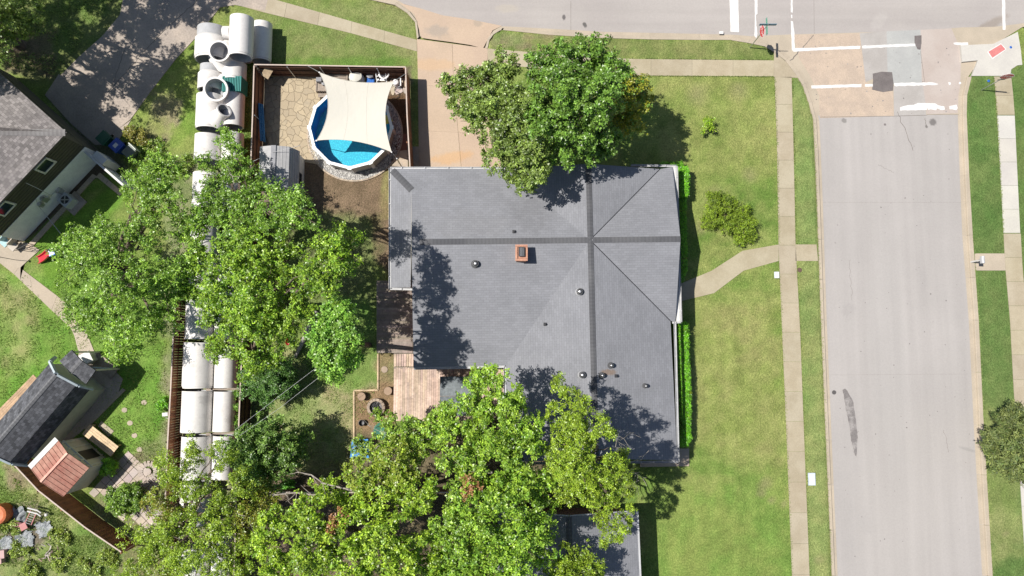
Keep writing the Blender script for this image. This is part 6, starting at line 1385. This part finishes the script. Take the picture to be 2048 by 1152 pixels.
tree('shade_tree', 'yellow-olive feathery tree over the lowest white pipes', 'tree',
     [(385, 905, 28, 4.8), (350, 945, 36, 5.5), (435, 925, 30, 6), (400, 985, 44, 6.5), (465, 975, 40, 6.3), (330, 1005, 38, 5.5), (290, 1075, 44, 5), (360, 1075, 46, 6.5), (430, 1060, 42, 6.5), (495, 1045, 38, 6), (300, 1130, 40, 5), (400, 1135, 46, 7), (258, 1138, 28, 4.5), (480, 1130, 42, 6.5), (525, 1000, 28, 5), (320, 925, 14, 4.5), (350, 1140, 38, 6)],
     (400, 1010), EL, .26, L=.15, Wd=.034, seed=30, holes=.16, sub=.4, per=16, special=(((9, 5, 14), AU),), group='garden trees', twigs=(((400, 1010, 6), (340, 1120, 6.5), .04), ((450, 1010, 6.5), (520, 1060, 6), .06), ((430, 1070, 6.5), (360, 1110, 6), .04)))
tree('shade_tree', 'yellow-green tree with many pale tips at the bottom centre left', 'tree',
     [(560, 1055, 40, 7), (618, 1035, 44, 7.5), (560, 1110, 42, 7), (640, 1095, 54, 8), (700, 1060, 48, 8), (762, 1005, 44, 7.5), (745, 952, 42, 7.5), (800, 945, 42, 7.5), (718, 1120, 54, 8), (790, 1080, 54, 8.5), (845, 1000, 44, 8), (820, 1140, 46, 8), (868, 1110, 42, 7.5), (690, 985, 30, 6), (648, 968, 20, 5), (600, 1150, 44, 7), (675, 1045, 20, 8.3), (790, 905, 26, 6.8), (520, 1080, 28, 6)],
     (700, 1020), ((.10, .20, .025), (.32, .42, .05)), .34, L=.20, Wd=.055, seed=31, holes=.13, sub=.46, special=(((16,), BRN), ((6, 7, 17), YG)), group='garden trees', twigs=(((745, 990, 6.8), (600, 945, 5.5), .07), ((720, 975, 6.2), (540, 990, 5.2), .08), ((600, 1110, 7.2), (625, 1060, 8.0), .09)))
tree('shade_tree', 'thin-leaved tree reaching over the blue table and the fire pit', 'tree',
     [(742, 905, 22, 4.8), (790, 868, 34, 6), (832, 862, 32, 6), (722, 885, 18, 4.5), (852, 892, 32, 6.2), (768, 848, 20, 5), (752, 828, 12, 4.6), (810, 905, 30, 6)],
     (810, 880), ((.08, .16, .03), (.25, .35, .06)), .16, L=.18, Wd=.05, seed=32, holes=.18, sub=.36, per=9, group='garden trees', twigs=(((800, 880, 5.5), (735, 850, 5), .03), ((800, 890, 5.5), (715, 905, 4.6), .03), ((790, 900, 5), (722, 930, 4.5), .03)))
tree('shade_tree', 'fresh green tree crown over the deck and lower left roof edge', 'tree',
     [(962, 752, 22, 7), (988, 757, 26, 8), (898, 832, 20, 7), (958, 800, 40, 8), (1008, 800, 34, 8.2), (1036, 790, 16, 9), (1020, 815, 24, 9.4), (930, 858, 46, 7.8), (1000, 858, 50, 8.3), (1048, 850, 38, 8.4), (880, 855, 34, 6.8), (980, 925, 54, 9), (1048, 918, 48, 8.8), (918, 925, 44, 8.3), (1078, 965, 38, 7.8), (1018, 995, 52, 9), (952, 1005, 50, 8.8), (938, 968, 20, 9.6), (885, 812, 14, 5), (1088, 1000, 20, 7)],
     (985, 890), ((.09, .20, .03), (.29, .40, .06)), .34, L=.19, Wd=.052, seed=33, holes=.10, sub=.44, special=(((17,), BRN),), group='garden trees', twigs=(((960, 935, 8.6), (905, 905, 8), .05), ((985, 945, 9.3), (930, 940, 9), .05)))
tree('shade_tree', 'dense green tree at the bottom edge left of the lower house', 'tree',
     [(960, 1075, 54, 8.5), (1040, 1075, 50, 8.3), (900, 1065, 44, 8), (1078, 1050, 30, 7.5), (930, 1135, 48, 8), (1030, 1140, 50, 8), (1085, 1110, 24, 7), (880, 1150, 40, 7.5), (990, 1190, 60, 8)],
     (985, 1050), ((.085, .19, .03), (.27, .39, .055)), .32, L=.19, Wd=.052, seed=34, sub=.45, group='garden trees')
tree('elm_tree', 'wispy yellow-green tree with bare twigs beside the lower right roof corner', 'tree',
     [(1148, 848, 31, 8.7), (1188, 870, 36, 9.2), (1128, 888, 27, 9.2), (1160, 925, 40, 10.2), (1208, 925, 36, 9.7), (1180, 972, 38, 8.9), (1222, 985, 31, 8.1), (1238, 945, 22, 8.7), (1140, 970, 31, 8.7), (1228, 1035, 22, 7.1), (1200, 1040, 18, 6.9), (1150, 812, 14, 8.1), (1130, 795, 7, 7.7), (1170, 800, 7, 7.9), (1245, 1060, 11, 6.7), (1112, 775, 5, 7.8), (1122, 812, 7, 8.0), (1105, 812, 5, 7.8), (1108, 850, 9, 8.0), (1150, 785, 5, 7.8), (1205, 840, 9, 8.2), (1095, 900, 9, 8.6), (1100, 870, 7, 8.4), (1245, 905, 9, 8.2), (1262, 985, 7, 7.0), (1215, 1070, 11, 6.6), (1190, 1075, 7, 6.4), (1255, 1040, 9, 6.8), (1110, 930, 22, 9.9), (1118, 760, 4, 8.0), (1125, 780, 5, 8.0), (1137, 830, 8, 8.0), (1170, 815, 6, 8.0), (1222, 870, 8, 8.3), (1248, 925, 7, 8.2), (1258, 960, 6, 7.8), (1100, 835, 6, 8.0), (1092, 885, 7, 8.0), (1235, 1075, 6, 6.6), (1205, 1085, 6, 6.4), (1262, 1015, 6, 7.0), (1130, 1000, 14, 8.0)],
     (1180, 925), EL, .24, L=.16, Wd=.036, seed=35, holes=.14, sub=.36, per=16, group='garden trees', twigs=(((1215, 920, 8), (1285, 955, 7), .035), ((1215, 930, 8), (1275, 975, 7), .03), ((1210, 905, 8), (1262, 865, 7), .025), ((1185, 860, 7.6), (1160, 790, 7), .03), ((1200, 940, 8), (1282, 920, 7), .03)))
tree('elm_tree', 'low wispy tree with twiggy tips at the bottom edge over the lower house', 'tree', [(1140, 1118, 26, 5.6), (1178, 1128, 24, 5.5), (1120, 1150, 32, 6), (1160, 1165, 36, 5.8), (1200, 1150, 14, 5)], (1130, 1100), EL, .14, L=.16, Wd=.036, seed=36, holes=.12, sub=.34, group='garden trees', twigs=(((1140, 1130, 5.4), (1185, 1100, 5), .025),))
tree('juniper', 'dark spiky juniper at the right edge beside the sidewalk', 'tree', [(2035, 850, 38, 2.4), (2010, 890, 38, 2.4), (2050, 905, 50, 3.2), (2030, 935, 34, 2.4), (1995, 872, 16, 2), (1992, 905, 16, 1.8), (2075, 870, 50, 3), (2020, 825, 14, 2), (2075, 950, 30, 2.4)], (2040, 880), ((.045, .085, .03), (.20, .22, .10)), .14, L=.28, Wd=.03, n_leaf=6, seed=37, sub=.34, m='leaf_matt')
def shrub(label, blobs, base, pal, seed, name='shrub', **kw): return tree(name, label, 'shrub', blobs, base, pal, .03, seed=seed, fork=.3, **kw)
shrub('spreading yellow-green juniper shrub on the front lawn', [(1435, 400, 20, .5), (1455, 408, 18, .5), (1428, 432, 24, .5), (1460, 440, 26, .6), (1485, 455, 24, .5), (1500, 470, 16, .35), (1480, 478, 14, .35), (1488, 425, 14, .5), (1420, 390, 8, .4), (1416, 448, 10, .35)], (1458, 440), ((.08, .14, .015), (.24, .32, .03)), 41, 'low_juniper', dens=1.6, L=.14, Wd=.026, sub=.26, per=9, n_leaf=5, m='leaf_matt', holes=.08)
shrub('tiny bright sapling on the front lawn near the big tree', [(1416, 252, 8, .7), (1412, 238, 4, .8), (1430, 262, 4, .6), (1406, 264, 4, .6), (1424, 238, 3, .9)], (1420, 258), ((.11, .22, .015), (.28, .38, .04)), 42, 'sapling', L=.14, Wd=.035, sub=.14, per=5, holes=.1)
shrub('brownish low bush beside the wheeled bins', [(268, 268, 16, .5), (285, 275, 13, .45), (255, 262, 8, .4)], (272, 272), ((.12, .16, .04), (.26, .20, .07)), 43, L=.14, Wd=.04, sub=.26)
shrub('round leafy shrub on the paved terrace near the diagonal fence', [(235, 995, 22, .7), (260, 988, 24, .8), (280, 998, 18, .6), (225, 1010, 14, .5), (250, 1015, 16, .5)], (255, 1000), ((.07, .15, .03), (.2, .3, .06)), 44, L=.15, Wd=.04, sub=.26)
shrub('bright little bush tucked against the rusty-roofed shed', [(215, 935, 14, .5), (222, 928, 9, .5), (208, 930, 8, .5)], (216, 936), ((.10, .26, .02), (.25, .45, .05)), 45, L=.14, Wd=.04, sub=.22)
shrub('small green plant against the plank fence on the left lawn', [(330, 805, 10, .4), (322, 812, 8, .3)], (328, 808), ((.08, .24, .02), (.2, .42, .05)), 46, L=.12, Wd=.035, sub=.2)
shrub('thin green plant strip between the slim pipe and the dark fence', [(474, 790, 8, .7), (474, 815, 8, .7), (473, 840, 8, .6), (475, 858, 7, .5)], (474, 820), MG, 47, L=.13, Wd=.035, sub=.22)
shrub('little green bush at the south fence of the backyard', [(572, 972, 10, .5), (582, 968, 8, .5)], (576, 972), ((.05, .2, .03), (.15, .35, .06)), 48, L=.12, Wd=.035, sub=.2)
WB = ((60, 1135, 'leafy weed clump at the bottom edge left of the debris'), (130, 1125, 'leafy weed clump right of the debris heap'), (180, 1135, 'leafy weed clump near the end of the diagonal fence'), (215, 1120, 'leafy weed clump touching the diagonal fence end'), (20, 1055, 'weed clump between the drum and the grey tarpaulins'), (120, 1075, 'low weed clump north-east of the debris heap'), (45, 1100, 'low weed clump south of the flat grey tarpaulin'))
for i, (x, y, lb) in enumerate(WB):
    rr = random.Random(i); shrub(lb, [(x + rr.uniform(-18, 18), y + rr.uniform(-12, 12), rr.uniform(4, 9), rr.uniform(.08, .22)) for _ in range(8)], (x, y), ((.13, .21, .04), (.30, .34, .10)), 50 + i, 'weed_clump', L=.13, Wd=.035, sub=.2, per=8, group='weed clumps in the lower left yard')
for i, (x, y, lb) in enumerate(((300, 300, 'low weeds where the left lawn meets the first hidden pipe'), (275, 315, 'low weeds just below the brownish bush'), (360, 330, 'low weeds beside the pipe with a dark opening'))):
    shrub(lb, [(x + dx, y + dy, 12, .25) for dx, dy in ((-12, 0), (8, 8), (14, -10), (-4, 14))], (x, y), ((.11, .2, .03), (.25, .32, .08)), 80 + i, 'weed_clump', L=.13, Wd=.035, sub=.22, per=7, group='weed clumps on the left lawn')
def hedge(label, poly, hgt, pal, seed, L=.09, dens=300, top_only=False):
    rng = np.random.default_rng(seed); P = G(poly, hgt); arr = [(p.x, p.y) for p in P]; xs, ys = [p.x for p in P], [p.y for p in P]; c = Vector((sum(xs) / len(xs), sum(ys) / len(ys), 0)); t = thing('hedge', c, label, 'hedge')
    area = (max(xs) - min(xs)) * (max(ys) - min(ys)); n = int(area * dens * 1.4); X_ = rng.uniform(min(xs), max(xs), n); Y_ = rng.uniform(min(ys), max(ys), n); d = sdist(X_, Y_, arr); wob = (fbm(X_, Y_, 2.2, seed) - .5) * .3
    keep = d < wob - .02; X_, Y_, d = X_[keep], Y_[keep], d[keep]; top = hgt - .05 + (fbm(X_, Y_, 1.7, seed + 1) - .5) * .2 - np.clip(.16 + d, 0, .16) * .6
    Pt = np.stack([X_, Y_, top + rng.normal(0, .03, len(X_))], 1); Ot = np.tile(np.array((0, 0, 1.0)), (len(X_), 1))
    # sides
    per = []; 
    for i in range(len(arr)):
        a, b = arr[i], arr[(i + 1) % len(arr)]; Ls = math.hypot(b[0] - a[0], b[1] - a[1]); m_ = int(Ls * hgt * dens * .8); u = rng.random(m_); nx, ny = (b[1] - a[1]) / Ls, -(b[0] - a[0]) / Ls
        if sdist(np.array([(a[0] + b[0]) / 2 + nx * .05]), np.array([(a[1] + b[1]) / 2 + ny * .05]), arr)[0] < 0: nx, ny = -nx, -ny
        o_ = rng.uniform(-.12, .03, m_); per.append((np.stack([a[0] + (b[0] - a[0]) * u + nx * o_, a[1] + (b[1] - a[1]) * u + ny * o_, rng.uniform(.05, hgt - .05, m_)], 1), np.tile(np.array((nx, ny, .2)), (m_, 1))))
    P_ = np.concatenate([Pt] + [p for p, _ in per]); O_ = np.concatenate([Ot] + [q for _, q in per]); V, Q, C = leaves(P_, O_, rng, 5, L, L * .3, pal, cvar=.28); cp = np.repeat(P_, 5, 0); C = C * (.62 + .75 * fbm(cp[:, 0], cp[:, 1], 2.6, seed + 5))[:, None]; br = (fbm(cp[:, 0], cp[:, 1], 3.1, seed + 9) > .74)[:, None]; C = np.where(br, C * np.array((1.5, .75, 1.2)), C)
    mesh_np('foliage', V, Q, C, MATS['leaf'], t, c); k = M(); cc = [c.lerp(Vector((x, y, 0)), .8) for x, y in arr]; k.prism([q.xy for q in cc], 0, hgt - .22); k.build('stems', MATS['bark_brown'], t)
    return t
HP = ((.07, .24, .014), (.19, .42, .035))
hedge('clipped bright green hedge block at the upper right corner of the house', [(1360, 334), (1375, 332), (1379, 345), (1378, 390), (1361, 391)], 1.4, HP, 91)
hedge('low green hedge strip behind the upper right house corner', [(1325, 324), (1366, 323), (1366, 336), (1325, 335)], .9, ((.07, .22, .015), (.18, .4, .04)), 92)
hedge('shaded hedge along the wall under the east gable', [(1357, 394), (1373, 394), (1374, 470), (1375, 540), (1366, 562), (1358, 562)], .75, HP, 93)
hedge('long clipped hedge down the lower right side of the house', [(1355, 646), (1377, 645), (1380, 740), (1383, 800), (1382, 880), (1377, 893), (1362, 893), (1358, 760)], 1.25, HP, 94)
sheet('hedge_step', [(1352, 897), (1378, 897), (1378, 932), (1280, 934), (1280, 924), (1354, 924)], .04, 'stone_paver', .1)
# long grass standing along edges and in the rough corners
def tufts(name, polys, n, hmin, hmax, pal, seed, clump=.5):
    rng = np.random.default_rng(seed); Vs = []; 
    P = []
    for poly, share in polys:
        A_ = G(poly); arr = [(p.x, p.y) for p in A_]; xs, ys = [p.x for p in A_], [p.y for p in A_]; m_ = int(n * share); X_ = rng.uniform(min(xs), max(xs), m_ * 3); Y_ = rng.uniform(min(ys), max(ys), m_ * 3)
        ok = (sdist(X_, Y_, arr) < 0) & (fbm(X_, Y_, 1.3, seed) > clump); X_, Y_ = X_[ok][:m_], Y_[ok][:m_]; P.append(np.stack([X_, Y_, np.zeros_like(X_)], 1))
    P = np.concatenate(P); m_ = len(P); a = rng.uniform(0, 2 * PI, m_); h = rng.uniform(hmin, hmax, m_); lean = rng.uniform(.2, .9, m_) * h; w_ = rng.uniform(.012, .03, m_)
    dx, dy = np.cos(a), np.sin(a); s = np.stack([-dy * w_, dx * w_, np.zeros(m_)], 1); tip = P + np.stack([dx * lean, dy * lean, h], 1); mid_ = P + np.stack([dx * lean * .4, dy * lean * .4, h * .6], 1)
    V = np.stack([P - s, P + s, tip + s * .3, tip - s * .3], 1).reshape(-1, 3); Q = np.arange(m_ * 4).reshape(m_, 4); k_ = rng.random((m_, 1)); C = np.array(pal[0]) * (1 - k_) + np.array(pal[1]) * k_
    o = mesh_np(name, V, Q, C, MATS['leaf_matt']); o['kind'] = 'stuff'; return o
o = tufts('long_grass', [([(-60, 930), (30, 935), (240, 1105), (245, 1180), (-60, 1180)], .3), ([(-20, 560), (330, 520), (335, 930), (170, 930), (-20, 900)], .26), ([(-20, -20), (240, -20), (110, 150), (-20, 130)], .1), ([(484, 130), (512, 130), (500, 400), (480, 400)], .05), ([(545, 690), (750, 780), (705, 940), (545, 940)], .06)], 60000, .04, .10, ((.20, .32, .07), (.42, .50, .17)), 71, .46)
o['label'] = 'short uneven grass blades in the rough yard corners'; o['category'] = 'grass'
def strip(pts, wd=3.2): return pts + [(x + wd, y + wd * .3) for x, y in reversed(pts)]
eg = []
for pts in ([(1548, 156), (1553, 300), (1556, 488)], [(1556, 525), (1563, 660), (1573, 900), (1583, 1152)], [(1583, 158), (1587, 300), (1590, 486)], [(1591, 525), (1600, 660), (1609, 900), (1619, 1152)], [(1986, 156), (1992, 230), (2005, 466)], [(1628, 245), (1631, 400), (1641, 640), (1651, 880), (1662, 1152)], [(1944, 470), (1956, 640), (1966, 850), (1984, 1152)], [(1257, 151), (1400, 152), (1546, 153)], [(1257, 116), (1400, 118), (1540, 119)], [(530, 26), (700, 66), (832, 103)], [(562, 1), (700, 41), (832, 79)]): eg.append((strip(pts), 1 / 11))
o = tufts('edge_grass', eg, 9000, .03, .08, ((.16, .24, .06), (.34, .38, .14)), 72, .3); o['label'] = 'grass blades creeping over the pavement edges'; o['category'] = 'grass'
# ------------------------------------------------------------------ wires over the pipes
for pts, lb in (([(470, 860, 5.5), (560, 790, 5.4), (640, 730, 5.8)], 'thin pale wire crossing from the lower pipes towards the small round tree'), ([(478, 872, 5.2), (560, 815, 5.1), (650, 745, 5.4)], 'lower of the two pale wires above the dark fence shadow')):
    k = M(); a, m_, b = [U(*p) for p in pts]; k.tube([a, a.lerp(m_, .5) - Vector((0, 0, .08)), m_ - Vector((0, 0, .12)), m_.lerp(b, .5) - Vector((0, 0, .06)), b], .008, 5); o = k.build('overhead_wire', MATS['gutter_white']); tag(o, lb, 'wire')

print('LEAVES', NLEAF[0])
